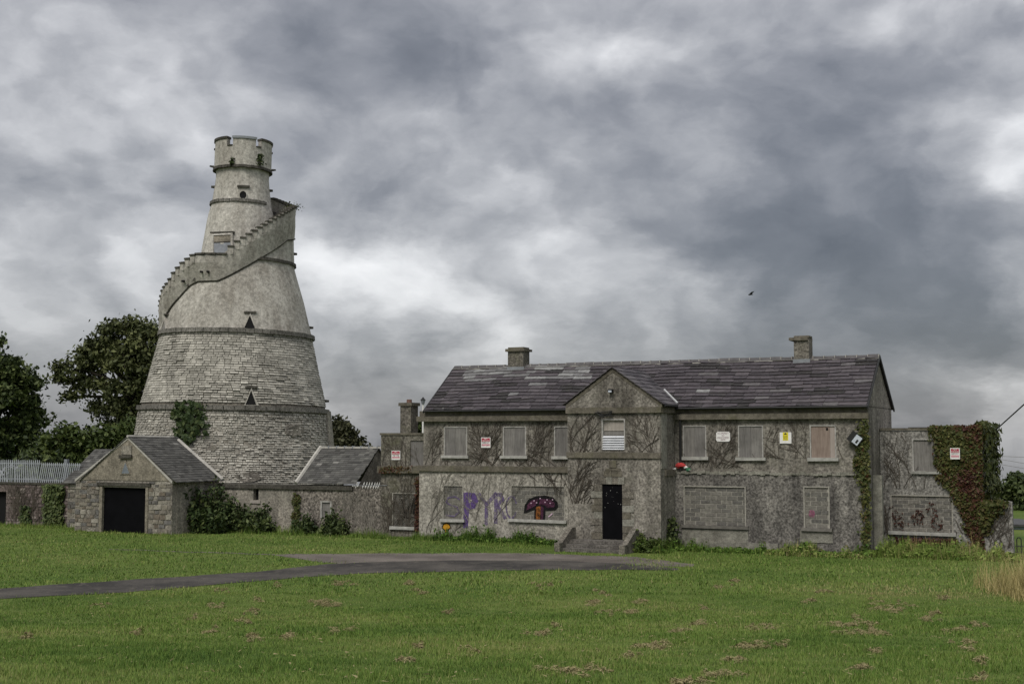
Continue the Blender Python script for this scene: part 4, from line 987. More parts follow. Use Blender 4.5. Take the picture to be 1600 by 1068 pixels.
def arc(mb, a, c, r0, r1, z0, z1, n=7):
    for i in range(n):
        p, q = a+(c-a)*i/n, a+(c-a)*(i+1)/n
        mb.hexa([TP(p, r0, z0), TP(q, r0, z0), TP(q, r0, z1), TP(p, r0, z1), TP(p, r1, z0), TP(q, r1, z0), TP(q, r1, z1), TP(p, r1, z1)])
    return mb
gA, gB = tower_hit(364, 221, lambda p, z: RDm)[0], tower_hit(401, 221, lambda p, z: RDm)[0]
mer_w = gB-gA; gp_ = .17; nm = 6; period = 2*PI/nm
for k in range(nm):
    a = gA+k*period; c = a+mer_w if k == 0 else a+period-gp_*1.35
    if k == 0: c = gA+period-gp_*1.35
    m_o = arc(MB(), a, c, RDm-.299, RDm-.001, zD1-.002, zM).build('merlon', M['tower2'], tower)
    arc(MB(), a-.02, c+.02, RDm-.36, RDm+.06, zM, zM+.13).build('merlon_coping', M['coping' if k else 'capgrey'], m_o)
    arc(MB(), c+.022, c+gp_*1.35-.022, RDm-.34, RDm+.05, zD1+.002, zD1+.07, 3).build('crenel_sill', M['coping'], tower)
# stone spouts and plants of the drum
for (x, y, ang) in ((336, 259, -1.5), (427.5, 267.5, 1.5)):
    ph_ = ang; p0, p1 = TP(ph_, RDm-.1, zD0+.15), TP(ph_, RDm+.26, zD0+.19); mb = MB(); mb.tube([p0, p1], [.09, .05], 5); mb.build('spout', M['coping'], tower)
# windows on the tower
def on(px, py, rf): return tower_hit(px, py, rf)
def tshape(pts, rf, dr0, dr1):
    q = [on(x, y, rf) for x, y in pts]; n = len(q); mb = MB()
    mb.add([TP(p, rf(p, z)+dr0, z) for p, z in q]+[TP(p, rf(p, z)+dr1, z) for p, z in q], [tuple(range(2*n-1, n-1, -1)), tuple(range(n, 2*n))][1:]+[(i, (i+1) % n, n+(i+1) % n, n+i) for i in range(n)]); return mb
rP = lambda p, z: prof(z, PROF); rI = lambda p, z: prof(z, INNER)
def ring_shape(outer, inner, rf, d0, d1):
    qo = [on(x, y, rf) for x, y in outer]; qi = [on(x, y, rf) for x, y in inner]; n = len(qo); mb = MB()
    V = [TP(p, rf(p, z)+d1, z) for p, z in qo]+[TP(p, rf(p, z)+d1, z) for p, z in qi]+[TP(p, rf(p, z)+d0, z) for p, z in qo]+[TP(p, rf(p, z)+d0, z) for p, z in qi]
    Fc = []
    for i in range(n):
        j = (i+1) % n; Fc += [(i, j, n+j, n+i), (i, 2*n+i, 2*n+j, j), (n+i, n+j, 3*n+j, 3*n+i)]
    mb.add(V, Fc); return mb
for (bx, by, w_, h_, lint, lw2, name) in ((390.5, 514, 22, 25, 487.5, 19, 'triangular_window'), (392.5, 633, 22, 27, 604.5, 19, 'triangular_window')):
    low_ = by > 600
    o = ring_shape([(bx-w_/2, by), (bx+w_/2, by), (bx, by-h_)], [(bx-w_*.43, by-.8), (bx+w_*.33, by-.8), (bx-.6, by-h_+3.5)], rP, -.05, .12).build(name, M['masonry' if low_ else 'tower'], tower)
    tshape([(bx-w_*.45, by-.3), (bx+w_*.35, by-.3), (bx-.6, by-h_+3)], rP, -.3, .08).build('opening', M['dark'], o)
    tshape([(bx-lw2/2, lint+1.3), (bx+lw2/2, lint+1.3), (bx+lw2/2, lint-1.3), (bx-lw2/2, lint-1.3)], rP, -.1, .11).build('lintel', M['coping'], o)
o = ring_shape([(252, 516), (263, 516), (260.5, 494)], [(254.5, 515), (262, 515), (260, 499)], rP, -.05, .13).build('triangular_window', M['tower'], tower)
tshape([(254.5, 515), (262, 515), (260, 498)], rP, -.3, .06).build('opening', M['board'], o); tshape([(257, 492.5), (264, 491.8), (264, 490), (257, 491)], rP, -.1, .22).build('lintel', M['coping'], o)
cx, cy = 379.7, 304.8
o = ring_shape([(cx+6.6*math.cos(q), cy+7.4*math.sin(q)) for q in np.linspace(0, 2*PI, 17)[:-1]], [(cx+5.4*math.cos(q), cy+6*math.sin(q)) for q in np.linspace(0, 2*PI, 17)[:-1]], rI, -.1, .05).build('round_window', M['tower2'], tower)
tshape([(cx+5.5*math.cos(q), cy+6.1*math.sin(q)) for q in np.linspace(0, 2*PI, 17)[:-1]], rI, -.3, .012).build('opening', M['dark'], o)
tshape([(371, 292.7), (389.5, 293.2), (389.5, 290.2), (371, 289.6)], rI, -.1, .13).build('lintel', M['coping'], o)
o = ring_shape([(332.5, 400), (364, 400), (364, 364), (332.5, 366)], [(335.5, 400), (361, 400), (361, 367), (335.5, 368)], rI, -.1, .12).build('doorway', M['tower2'], tower); o['label'] = 'stair door with stone lintel'
tshape([(335, 379), (361, 377.5), (361, 366), (335, 367)], rI, -.3, .07).build('panel', M['gable'], o); tshape([(335, 402), (361, 402), (361, 378.5), (335, 380)], rI, -.3, .06).build('door', M['galv'], o)
tshape([(331.5, 365.2), (366.5, 364.2), (366.5, 361.6), (331.5, 362.6)], rI, -.1, .16).build('lintel', M['coping'], o); tshape([(333, 380), (362, 378.4), (362, 376.8), (333, 378.4)], rI, -.1, .10).build('transom', M['coping'], o)
for (x, y) in ((314, 424.5), (324.5, 424.3), (285.5, 439)):
    tshape([(x-1.5, y+1.6), (x+1.5, y+1.6), (x+1.5, y-1.6), (x-1.5, y-1.6)], lambda p, z: Rst(p), -.1, .03).build('putlog_hole', M['dark'], tower)
for (z_, r_, ph_) in ((zpx(296), 43*mpp, 1.45), (zpx(295), 43*mpp, -1.5), (zpx(393), 84*mpp, 1.52), (zpx(508), 113*mpp, 1.52), (zpx(623), 141*mpp, 1.5)):
    mb = MB(); mb.tube([TP(ph_, r_-.1, z_), TP(ph_, r_+.18, z_)], [.10, .07], 6); mb.build('stone_bracket', M['coping'], tower)
# stair flank low on the right: a battered buttress
mb = MB(); pz = [.5, 2.5, 4.5, 6.3]; rv = []
for z_ in pz:
    r_ = prof(z_, PROF); rv.append([TP(1.28, r_-.2, z_), TP(1.30, r_+.12, z_), TP(1.45, r_+.22, z_), TP(1.62, r_+.05, z_)])
mb.add([p for q in rv for p in q], [(i*4+j, i*4+j+1, (i+1)*4+j+1, (i+1)*4+j) for i in range(3) for j in range(3)]); mb.build('buttress', M['limewall'], tower)
# ---------------------------------------------------------------- signs and fittings
def warn_sign(px0, px1, py0, py1, d, label, grp='red and white keep out signs', torn=False):
    a, z1 = H(px0, py0, d); b, z0 = H(px1, py1, d); hgt = z1-z0; cx_ = (a+b)/2
    t = thing('warning_sign', label, 'sign', P(cx_, d, z0), grp)
    fb(a, b, d, d+.012, z0, z1).build('plate', M['white'], t)
    g = .03
    fb(a+g, b-g, d+.012, d+.015, z0+hgt*.58, z1-g).build('red_field', M['red'], t); fb(a+g, b-g, d+.012, d+.015, z0+hgt*.17, z0+hgt*.36).build('red_field', M['pinkred'], t)
    text('lettering', 'NO', cx_, d+.0165, z0+hgt*.86, hgt*.22, M['white'], t); text('lettering', 'TRESPASSING', cx_, d+.0165, z0+hgt*.67, hgt*.17, M['white'], t, (b-a)*.9/(hgt*.17*6.9))
    text('lettering', 'KEEP OUT', cx_, d+.0145, z0+hgt*.47, hgt*.18, M['ink'], t, (b-a)*.84/(hgt*.18*5.0))
    if torn:
        for sgn, k in ((-1, 0), (1, 1)): pass
    return t
warn_sign(752, 766.5, 683, 699, .02, 'red and white keep out sign between the two left upper windows')
warn_sign(612, 625.5, 703.5, 718, AD+.02, 'red and white keep out sign on the low flat roofed annexe')
warn_sign(1484.5, 1500, 699.5, 717, D2+.36, 'red and white keep out sign half overgrown by the red creeper', torn=True)
a, z1 = H(1119, 674, .02); b, z0 = H(1141, 689.5, .02); t = thing('notice_sign', 'wide white no entry notice with dark lettering between two boarded windows', 'sign', P((a+b)/2, .02, z0))
mb = MB(); cr = .06; tri(mb, [(a+cr, z0), (b-cr, z0), (b, z0+cr), (b, z1-cr), (b-cr, z1), (a+cr, z1), (a, z1-cr), (a, z0+cr)], .02, .035); mb.build('plate', M['white'], t)
for i, (tx, m_, wr) in enumerate((('KCC PROPERTY', 'maroon', .86), ('NO', 'maroon', .17), ('UNAUTHORISED', 'maroon', .86), ('ENTRY', 'maroon', .36))):
    sz = (z1-z0)*.24; text('lettering', tx, (a+b)/2, .0365, z1-(z1-z0)*(.18+.215*i), sz, M[m_], t, (b-a)*wr/(sz*.64*len(tx)))
a, z1 = H(1218.5, 675, .02); b, z0 = H(1237, 692.5, .02); t = thing('hazard_sign', 'small yellow warning notice on a white square board', 'sign', P((a+b)/2, .02, z0))
fb(a, b, .02, .06, z0, z1).build('board', M['white'], t); hh = z1-z0
ya, yb = a+(b-a)*.27, a+(b-a)*.73; fb(ya, yb, .06, .066, z0+hh*.27, z1-.005).build('notice', M['yellow'], t)
mb = MB(); sc_ = (ya+yb)/2; tri(mb, [(sc_-.075, z0+hh*.80), (sc_+.075, z0+hh*.80), (sc_, z0+hh*.97)], .066, .068); mb.build('warning_triangle', M['ink'], t)
text('lettering', 'DANGER', sc_, .0675, z0+hh*.62, hh*.13, M['ink'], t, .75); text('lettering', 'KEEP OUT', sc_, .0675, z0+hh*.50, hh*.11, M['ink'], t, .75)
for k in range(2): fb(ya+.03, yb-.03, .066, .0675, z0+hh*(.33+.07*k), z0+hh*(.355+.07*k)).build('text_line', M['dsill'], t)
# floodlight
s_, z_ = H(1337, 685, .2); t = thing('floodlight', 'tilted black floodlight with pale glass on the upper right wall corner', 'lamp', P(s_, 0, z_))
def rot(a_, b_, q): return (s_+a_*math.cos(q)-b_*math.sin(q), z_+a_*math.sin(q)+b_*math.cos(q))
q = -.66
def fp(x, y, d): s1, z1_ = rot(x, y, q); return P(s1, d, z1_)
MB().hexa([fp(-.22,-.17,.10), fp(.20,-.17,.10), fp(.20,.17,.10), fp(-.22,.17,.10), fp(-.27,-.22,.30), fp(.25,-.22,.30), fp(.25,.22,.30), fp(-.27,.22,.30)]).build('housing', M['ink'], t)
MB().hexa([fp(-.05,-.18,.29), fp(.22,-.18,.29), fp(.22,.18,.29), fp(-.05,.18,.29), fp(-.05,-.18,.315), fp(.22,-.18,.315), fp(.22,.18,.315), fp(-.05,.18,.315)]).build('glass', M['lampglass'], t)
MB().hexa([fp(.08,-.12,.315), fp(.15,-.12,.315), fp(.15,.03,.315), fp(.08,.03,.315), fp(.08,-.12,.33), fp(.15,-.12,.33), fp(.15,.03,.33), fp(.08,.03,.33)]).build('bulb_holder', M['ink'], t)
mb = MB(); mb.tube([P(s_-.05, 0, z_+.2), fp(-.1, .1, .14)], .03, 5); mb.build('bracket', M['ink'], t)
# crumpled plastic bags on the ledge
def crumple(name, m, px, py, d, r_, label, cat, flat=.7):
    s0, z0 = H(px, py, d); mb = MB(); n, k = 9, 5
    V = []
    for i in range(k+1):
        th = PI*i/k
        for j in range(n):
            f = random.uniform(.65, 1.25); V.append(P(s0+r_*1.3*f*math.sin(th)*math.cos(2*PI*j/n), d+r_*.6*f*math.sin(th)*math.sin(2*PI*j/n), z0+r_*flat*f*math.cos(th)))
    mb.add(V, [(i*n+j, i*n+(j+1) % n, (i+1)*n+(j+1) % n, (i+1)*n+j) for i in range(k) for j in range(n)])
    return tag(mb.build(name, m), label, cat, 'plastic bags caught on the ledge')
crumple('plastic_bag', M['bagred'], 1063.5, 726.5, .14, .17, 'crumpled red plastic bag on the ledge beside the bay', 'bag'); crumple('plastic_bag', M['white'], 1071, 729.5, .14, .08, 'scrap of white plastic beside the red bag on the ledge', 'bag'); crumple('plastic_bag', M['baggreen'], 1075, 733, .15, .11, 'green plastic scrap right of the red bag on the ledge', 'bag')
crumple('plastic_bag', M['white'], 1054, 732, .3, .06, 'small pale plastic scrap left of the red bag', 'bag')
# street lamp behind the house, wires, bird
lp0 = far_pt(661, 627, 76); t = thing('street_lamp', 'white lantern street lamp seen behind the left end of the roof', 'street lamp', Vector((lp0.x, 76, 0)))
mb = MB(); mb.tube([(lp0.x, 76, 0), (lp0.x, 76, lp0.z-.16)], [.07, .05], 8); mb.build('pole', M['white'], t)
mb = MB(); mb.tube([(lp0.x, 76, lp0.z-.16), (lp0.x, 76, lp0.z+.08)], [.09, .16], 6); mb.build('lantern', M['galv'], t); mb = MB(); mb.tube([(lp0.x, 76, lp0.z+.085), (lp0.x, 76, lp0.z+.17), (lp0.x, 76, lp0.z+.27)], [.19, .10, .02], 6); mb.build('lantern_cap', M['ink'], t)
w0_ = P(r1+.02, D2-5.0, zrt-.15); w1_ = far_pt(1600, 628, 50); w1_ = w0_+(w1_-w0_)*6
mb = MB(); mb.tube([w0_, w0_.lerp(w1_, .5)-Vector((0, 0, .25)), w1_], .028, 5); tag(mb.build('overhead_cable', M['ink']), 'thick black cable rising from the overgrown annexe corner', 'cable')
for k, (ya, yb_) in enumerate(((711, 713), (713, 723), (721, 731))):
    a_, b_ = far_pt(1540, ya, 120), far_pt(1720, yb_+(yb_-ya)*1.8, 120); mb = MB(); mb.tube([a_, a_.lerp(b_, .5)-Vector((0, 0, .1)), b_], .016, 4)
    tag(mb.build('power_line', M['dsill']), ('highest thin power line, nearly level, beyond the annexe', 'middle thin power line sloping down beyond the annexe', 'lowest thin power line above the far tree')[k], 'power line', 'thin power lines in the distance')
bp_ = far_pt(1173, 460, 60); t = thing('bird', 'small dark bird flying over the long roof', 'bird', bp_)
mb = MB(); mb.tube([bp_+Vector((-.12, 0, -.01)), bp_+Vector((-.06, 0, 0)), bp_+Vector((.04, 0, .01)), bp_+Vector((.12, .02, .0))], [.012, .04, .035, .006], 7); mb.build('body', M['ink'], t)
for sg in (-1, 1): MB().add([bp_+Vector((-.05, 0, .02)), bp_+Vector((.05, 0, .02)), bp_+Vector((.13, .28*sg, .13)), bp_+Vector((-.01, .18*sg, .10))], [(0, 1, 2, 3)]).build('wing', M['ink'], t)
# ---------------------------------------------------------------- vegetation
def leaf_cloud(C, size, tintf, m, name, parent, nrm=None, flat=0):
    C = np.asarray(C); V = leaves_V(C, size, nrm, flat); return np_mesh(name, V, 4, tintf, m, parent, tuple(world_off(parent)))
def tree(name, label, cat, base, lobes, m, dist, nl=260, leaf=.20, trunk_r=.4, sparse=(), group=None, seed=1):
    """lobes (px, py, radius px): crown masses hung on limbs; leaves gather in clumps around twig ends"""
    g = np.random.default_rng(seed); sc_ = dist/F
    bx = far_pt(base, 700, dist).x; t = thing(name, label, cat, Vector((bx, dist, 0)), group)
    tr = MB(); top = Vector((bx, dist, max(far_pt(base, l[1], dist).z for l in lobes)*.62))
    tr.tube([(bx, dist, 0), (bx+.15, dist, top.z*.4), tuple(top)], [trunk_r, trunk_r*.75, trunk_r*.4], 8); tr.build('trunk', M['bark'], t, True)
    Cs = []; tints = []; br = MB()
    for li, l in enumerate(lobes):
        px, py, rp = l[:3]; dens = l[3] if len(l) > 3 else 1
        c = far_pt(px, py, dist); r_ = rp*sc_; off = g.uniform(-1, 1)*r_*.6; c = Vector((c.x, dist+off, c.z))
        st_ = Vector((bx, dist, max(.5, min(top.z, c.z-r_*.9)))); mid = st_.lerp(c, .55)+Vector((0, 0, .25*r_))
        br.tube([st_, mid, c], [trunk_r*.36, trunk_r*.2, .05], 5)
        ncl = int(max(6, 46*dens*(r_/2)**1.6))
        for k in range(ncl):
            v = g.normal(size=3); v /= np.linalg.norm(v); rad = r_*(.35+.72*g.random()**.55); cc = np.array(c)+v*rad*np.array([1, .9, .85])
            if k % 3 == 0: br.tube([c.lerp(Vector(cc), .1), Vector(cc)*.6+c*.4+Vector((0, 0, .1)), Vector(cc)], [.05, .03, .015], 3)
            nlv = int(nl*g.uniform(.5, 1.2)/ (1 if dens >= 1 else 1.3))
            sp_ = g.uniform(.2, .5)*min(1.3, .5+r_*.25)
            q = cc+g.normal(size=(nlv, 3))*sp_*np.array([1.15, 1, .75]); Cs.append(q); tints.append(np.clip(g.normal(.45, .17)+g.normal(0, .2, nlv), 0, 1))
    br.build('limb', M['bark'], t)
    leaf_cloud(np.concatenate(Cs), leaf, np.concatenate(tints), m, 'crown', t); return t
tree('broadleaf_tree', 'huge dark tree filling the left edge behind the steel fence', 'tree', -20,
     [(-30,575,36),(10,582,28),(20,610,38),(45,600,15),(-20,620,50),(30,660,30),(10,690,36),(52,650,12),(-8,532,12),(-60,600,60),(-40,690,50),(48,625,14)], M['leaf_dark'], 96, 130, .22, .6, seed=3)
tree('broadleaf_tree', 'spreading olive green tree behind the left side of the tower', 'tree', 215,
     [(222,515,26),(195,515,22),(165,530,22),(160,560,26),(125,575,18),(100,588,11,.8),(95,575,9,.8),(200,560,34),(225,580,34),(205,620,34),(180,650,30),(150,600,22,.8),(120,605,12,.6),(105,618,8,.6),(220,650,30),(145,637,12,.6),(235,540,30),(140,545,14)], M['leaf_oak'], 92, 78, .20, .55, seed=5)
tree('hedge_tree', 'rounded green bush tree low behind the fence and the gatehouse', 'tree', 130,
     [(75,705,22),(100,690,24),(125,690,24),(155,690,24),(185,690,24),(95,715,24),(140,715,26),(180,712,26),(205,668,18),(60,718,16),(110,672,10,.6)], M['leaf_mid'], 86, 110, .2, .3, seed=7)
tree('dark_tree', 'dark leafy tree crown right of the tower above the shed ridge', 'tree', 530,
     [(522,680,20),(535,672,12),(545,685,14),(558,692,10),(525,700,22),(552,702,14),(530,662,6,.7)], M['leaf_copper'], 95, 100, .2, .3, seed=9)
tree('small_tree', 'small green tree top between annexe chimney and house corner', 'tree', 657, [(655,668,7),(662,675,9),(652,680,7)], M['leaf_mid'], 88, 110, .18, .12, seed=11)
tree('roadside_tree', 'dark green tree beyond the iron gate at the right edge', 'tree', 1600, [(1578,775,20),(1592,760,20),(1605,770,30),(1575,800,18),(1600,800,26),(1566,762,8,.7),(1630,775,30),(1585,748,8,.7)], M['leaf_dark'], 85, 110, .2, .25, seed=13)
def bush(label, s0, d0, w_, h_, dep, m, n, leaf=.10, seed=1, name='bush', cat='bush', group='bushes against the low wall'):
    g = np.random.default_rng(seed); b = P(s0, d0, 0); t = thing(name, label, cat, b, group); br = MB(); Cs = []; ti = []
    for k in range(n):
        a = g.uniform(-1, 1); hh_ = h_*(1-.5*a*a)*(.72+.28*math.sin(a*5+seed*1.7))*(g.uniform(.4, 1.0) if g.random() < .8 else g.uniform(1.0, 1.3)); s1 = s0+a*w_/2; dd = d0+g.uniform(-1, 1)*dep/2*(1-.4*abs(a))
        tip = np.array(P(s1, dd, hh_)); root = P(s0+a*w_*.33, d0+(dd-d0)*.5, 0); br.tube([root, Vector(tip)], [.02, .008], 3, cap=False)
        m_ = g.integers(26, 60); f = g.random((m_, 1))**.6
        Cs.append(np.array(root)*(1-f)+tip*f+g.normal(size=(m_, 3))*.13); ti.append(np.clip(g.normal(.45, .18)+g.normal(0, .15, m_), 0, 1))
    br.build('stem', M['bark'], t); leaf_cloud(np.concatenate(Cs), leaf, np.concatenate(ti), m, 'foliage', t); return t
bush('dark overgrown hedge behind the steel palisade fence', S(40,LWD-3), LWD-3.2, 13, 3.6, 1.6, M['leaf_dark'], 420, .2, 8, group='bushes behind the boundary wall')
bush('large dark green bush at the right flank of the gatehouse', S(312, 1.3), 1.5, S(352, 1.3)-S(268, 1.3), 2.15, 1.6, M['ivy'], 150, .13, 1)
bush('tall bush rising to the ledge corner beside the gatehouse roof', S(345, .6), .6, 1.3, 2.6, 1.2, M['ivy'], 80, .12, 2)
bush('lower dark bush below the slit window', S(395, .4), .4, 2.5, 1.45, 1.1, M['leaf_dark'], 105, .12, 3)
bush('low narrow bush left of the small framed window', S(478, .2), .2, 1.0, .95, .6, M['ivy'], 40, .11, 4)
bush('dark bush just right of the small framed window', S(522, .25), .25, 1.3, 1.1, .7, M['leaf_dark'], 60, .11, 5)
bush('leafy green shrub right of the entrance steps', S(1010, 1.9), 2.2, 1.5, .65, .8, M['leaf_mid'], 60, .10, 6, group='shrubs at the foot of the house')
bush('trailing green shrub climbing the bay corner pipe', S(1043, 1.2), 1.0, .4, 1.5, .4, M['leaf_dark'], 26, .10, 7, group='shrubs at the foot of the house')
# tall weeds along the walls: uncountable
def blades(C, h_, w_, lean, g):
    n = len(C); a = g.uniform(0, 2*PI, n); d = np.stack([np.cos(a), np.sin(a), 0*a], 1); e = np.stack([-np.sin(a), np.cos(a), 0*a], 1)
    tip = C+np.array([0, 0, 1])*h_[:, None]+d*(lean*h_)[:, None]
    return np.stack([C-e*w_[:, None]/2, C+e*w_[:, None]/2, tip], 1)
def strip(s0, s1, d0, d1, n, h0, h1, g):
    s = g.uniform(s0, s1, n); d = g.uniform(d0, d1, n); cc = g.uniform(s0, s1, max(4, int((s1-s0)*1.6))); near = np.abs(s[:, None]-cc[None]).min(1); clump = np.exp(-(near/.14)**2)*g.uniform(.6, 1.1, n)-.12+.2*np.sin(s*2.1+1)
    p = np.array(O)[None]+np.outer(s, np.array(U))+np.outer(d, np.array(Nn)); p[:, 2] = gz(p[:, 0], p[:, 1]); return p, g.uniform(h0, h1, n)*np.clip(clump+.35, .35, 1.2)
g = np.random.default_rng(21)
Vs = []; Ts = []
for (s0, s1, d0, d1, n, h0, h1, tm) in ((S(590,0), S(700,0), .05, .9, 2500, .12, .40, .35), (S(690,.2), S(872,.2), .1, 1.0, 5000, .15, .8, .16), (S(700,0), S(880,0), .6, 2.2, 3500, .05, .2, .4), (S(990,1.5), S(1065,.5), .5, 2.6, 2200, .12, .6, .35),
        (S(1058,.2), S(1360,.2), .1, 1.2, 4200, .10, .6, .30), (S(1200,.5), S(1360,.5), .1, 1.5, 1800, .15, .65, .76), (S(1358,D2), S(1535,D2), -2.6, .6, 8000, .15, .75, .6), (S(1500,D2), S(1600,D2), -2.6, .4, 2500, .2, .6, .75),
        (S(262,1.5), S(600,0), -.25, 1.0, 5500, .10, .5, .42), (S(-100,LWD), S(120,2.2), 1.2, 2.6, 3500, .08, .35, .5), (S(100,GD), S(300,GD), GD+.05, GD+.7, 1200, .05, .2, .5)):
    C, h_ = strip(s0, s1, d0, d1, n, h0, h1, g); Vs.append(blades(C, h_, g.uniform(.012, .035, n), g.uniform(.05, .6, n), g)); Ts.append(np.clip(g.normal(tm, .2, n), 0, 1))
    if h1 > .5:
        k = n//2; C2 = C[:k]+np.array([0, 0, 1])*(h_[:k]*g.uniform(.2, .9, k))[:, None]; LV = leaves_V(C2, .085); Vs.append(LV[:, :3]); Vs.append(LV[:, [0, 2, 3]]); tt = np.clip(g.normal(tm-.1, .18, k), 0, 1); Ts += [tt, tt]
tag(np_mesh('wall_weeds', np.concatenate(Vs), 3, np.concatenate(Ts), M['grass']), 'rank weeds and nettles growing along the foot of the walls', kind='stuff')
# tall dry grass at the right edge
g = np.random.default_rng(23); n = 3600; c0 = ghit(1620, 938)
C = np.stack([c0.x-.35+np.abs(g.normal(0, 1.1, n))+g.normal(0, .28, n), c0.y+g.normal(1.0, 1.5, n), 0*g.random(n)], 1); C[:, 2] = gz(C[:, 0], C[:, 1])
tag(np_mesh('dry_grass', blades(C, 1.25*g.random(n)**.8*np.exp(-((C[:, 0]-c0.x-.9)/1.5)**2*.6)+.12, g.uniform(.008, .018, n), g.uniform(.1, .75, n), g), 3, np.clip(g.normal(.5, .25, n), 0, 1), M['dryplant']), 'pale straw coloured tall grass at the right edge of the lawn', kind='stuff')
n = 900; C, h_ = strip(S(1395,D2), S(1530,D2), -2.2, -.6, n, .3, .95, g)
tag(np_mesh('dry_grass', blades(C, h_, g.uniform(.010, .025, n), g.uniform(.05, .5, n), g), 3, np.clip(g.normal(.35, .25, n), 0, 1), M['dryplant']), 'yellowing grass tufts below the creeper covered wall', kind='stuff')
# creepers
def on_wall(name, label, region, n, d, tintf, m, leaf=.13, g=None, parent=None, spread=.10, cat='creeper', side=None):
    """leaves hung on a wall inside a (s,z) polygon"""
    poly_ = np.array(region); lo, hi = poly_.min(0), poly_.max(0); pts = []
    while sum(map(len, pts)) < n:
        q = lo+(hi-lo)*g.random((n*2, 2)); qq = q+g.normal(0, .10, q.shape)+.07*np.sin(q[:, ::-1]*9+q*5)
        pts.append(q[inside(qq, poly_)])
    q = np.concatenate(pts)[:n]; dd = d+np.abs(g.normal(0, spread, n))+.02
    C = np.array(O)[None]+np.outer(q[:, 0], np.array(U))+np.outer(dd, np.array(Nn)); C[:, 2] = q[:, 1]
    t = thing(name, label, cat, P(float(q[:, 0].mean()), d, max(0, float(lo[1]))))
    V = leaves_V(C, leaf, np.array(Nn)+np.array([0, 0, .35]), .42, 1.35); np_mesh('leaf_cover', V, 4, tintf(q[:, 0], q[:, 1], g), m, t, tuple(t.location)); return t, V
def inside(q, poly_):
    x, y = q[:, 0], q[:, 1]; r_ = np.zeros(len(q), bool); n = len(poly_)
    for i in range(n):
        x0, y0 = poly_[i]; x1, y1 = poly_[(i+1) % n]
        if y0 == y1: continue
        c_ = ((y0 > y) != (y1 > y)) & (x < (x1-x0)*(y-y0)/(y1-y0)+x0); r_ ^= c_
    return r_
g = np.random.default_rng(31)
def hp(d, *pts): return [H(x, y, d) for x, y in pts]
def ct(s, z, g):
    base = .60+.10*np.sin(s*1.7)+.12*np.sin(z*2.3+s); s_red = S(1512, D2); red = np.exp(-((s-s_red-.25*np.sin(z*2))/.42)**2)
    return np.clip(base-.36*red*(.55+.45*np.sin(z*2.7+s*1.3))-.10*(z < 2.0)-.12*np.sin(s*3+z*2)*np.sin(z*3.1)+g.normal(0, .21, len(s)), 0, 1)
cr_, _ = on_wall('wall_creeper', 'red and green creeper covering the right end of the flat topped annexe',
    hp(D2, (1450,668),(1460,666),(1534,664),(1536,790),(1535,862),(1522,868),(1519,845),(1510,815),(1503,790),(1492,780),(1488,762),(1474,752),(1464,740),(1473,733),(1464,712),(1468,696),(1458,684)), 12500, D2, ct, M['creeper'], .09, g, spread=.06)
n = 2300; s_ = np.full(n, r1+.05)+np.abs(g.normal(0, .12, n)); dd = D2-6*g.random(n)**1.2; zz_ = zrt*(.22+.82*g.random(n)); keep = (zz_ > 2.0+.3*np.sin(dd*3))
C = (np.array(O)[None]+np.outer(s_, np.array(U))+np.outer(dd, np.array(Nn)))[keep]; C[:, 2] = zz_[keep]
np_mesh('leaf_cover', leaves_V(C, .15, np.array(U), .5), 4, np.clip(g.normal(.80, .10, len(C)), 0, 1), M['creeper'], cr_, tuple(cr_.location))
n = 900; s_ = g.uniform(S(1525, D2), r1+.1, n); dd = D2-g.random(n)*3; C = np.array(O)[None]+np.outer(s_, np.array(U))+np.outer(dd, np.array(Nn)); C[:, 2] = zrt+np.abs(g.normal(0, .09, n))
np_mesh('top_growth', leaves_V(C, .15), 4, np.clip(g.normal(.82, .1, n), 0, 1), M['creeper'], cr_, tuple(cr_.location))
on_wall('wall_creeper', 'olive creeper lying on the curved garden wall top', hp(D2+.06, (1536,784),(1563,782),(1575,784),(1560,793),(1548,808),(1540,828),(1534,835)), 1500, D2+.05, lambda s, z, g: np.clip(g.normal(.62, .14, len(s)), 0, 1), M['creeper'], .13, g)
on_wall('wall_creeper', 'dark red creeper remnants on and under the large blocked window', hp(D2, (1405,842),(1495,842),(1498,862),(1420,858),(1400,846)), 1500, D2+.05, lambda s, z, g: np.clip(g.normal(.15, .13, len(s)), 0, 1), M['creeper'], .11, g)
for k, pts in enumerate((((1388,786),(1396,792),(1420,832),(1402,832)), ((1446,785),(1462,795),(1476,830),(1456,828)), ((1424,798),(1442,796),(1446,818),(1428,820)))):
    on_wall('creeper_spray', ('thin dark red creeper spray at the left of the blocked window', 'dark red creeper spray right of the window middle', 'small red creeper patch at the blocked window middle')[k], hp(D2, *pts), 75, D2-.04, lambda s, z, g: np.clip(g.normal(.12, .1, len(s)), 0, 1), M['creeper'], .065, g, spread=.04)
on_wall('corner_ivy', 'yellow green creeper hanging down the right corner of the house', hp(.02, (1340,692),(1351,655),(1356,655),(1360,720),(1359,765),(1357,862),(1352,862),(1353,780),(1347,745),(1333,724),(1342,712)), 1250, .10, lambda s, z, g: np.clip(g.normal(.75, .17, len(s)), 0, 1), M['creeper'], .10, g, spread=.06)
on_wall('wall_ivy', 'green ivy curtain on the rubble wall left of the side shed', hp(LWD, (72,757),(103,757),(98,822),(70,824)), 2300, LWD+.03, lambda s, z, g: np.clip(g.normal(.72, .15, len(s)), 0, 1), M['ivy'], .13, g)
on_wall('wall_ivy', 'faint green and rust plants at the foot of the pink rubble wall', hp(LWD, (36,792),(48,790),(50,822),(33,822)), 420, LWD+.03, lambda s, z, g: np.clip(g.normal(.6, .2, len(s)), 0, 1), M['ivy'], .11, g)
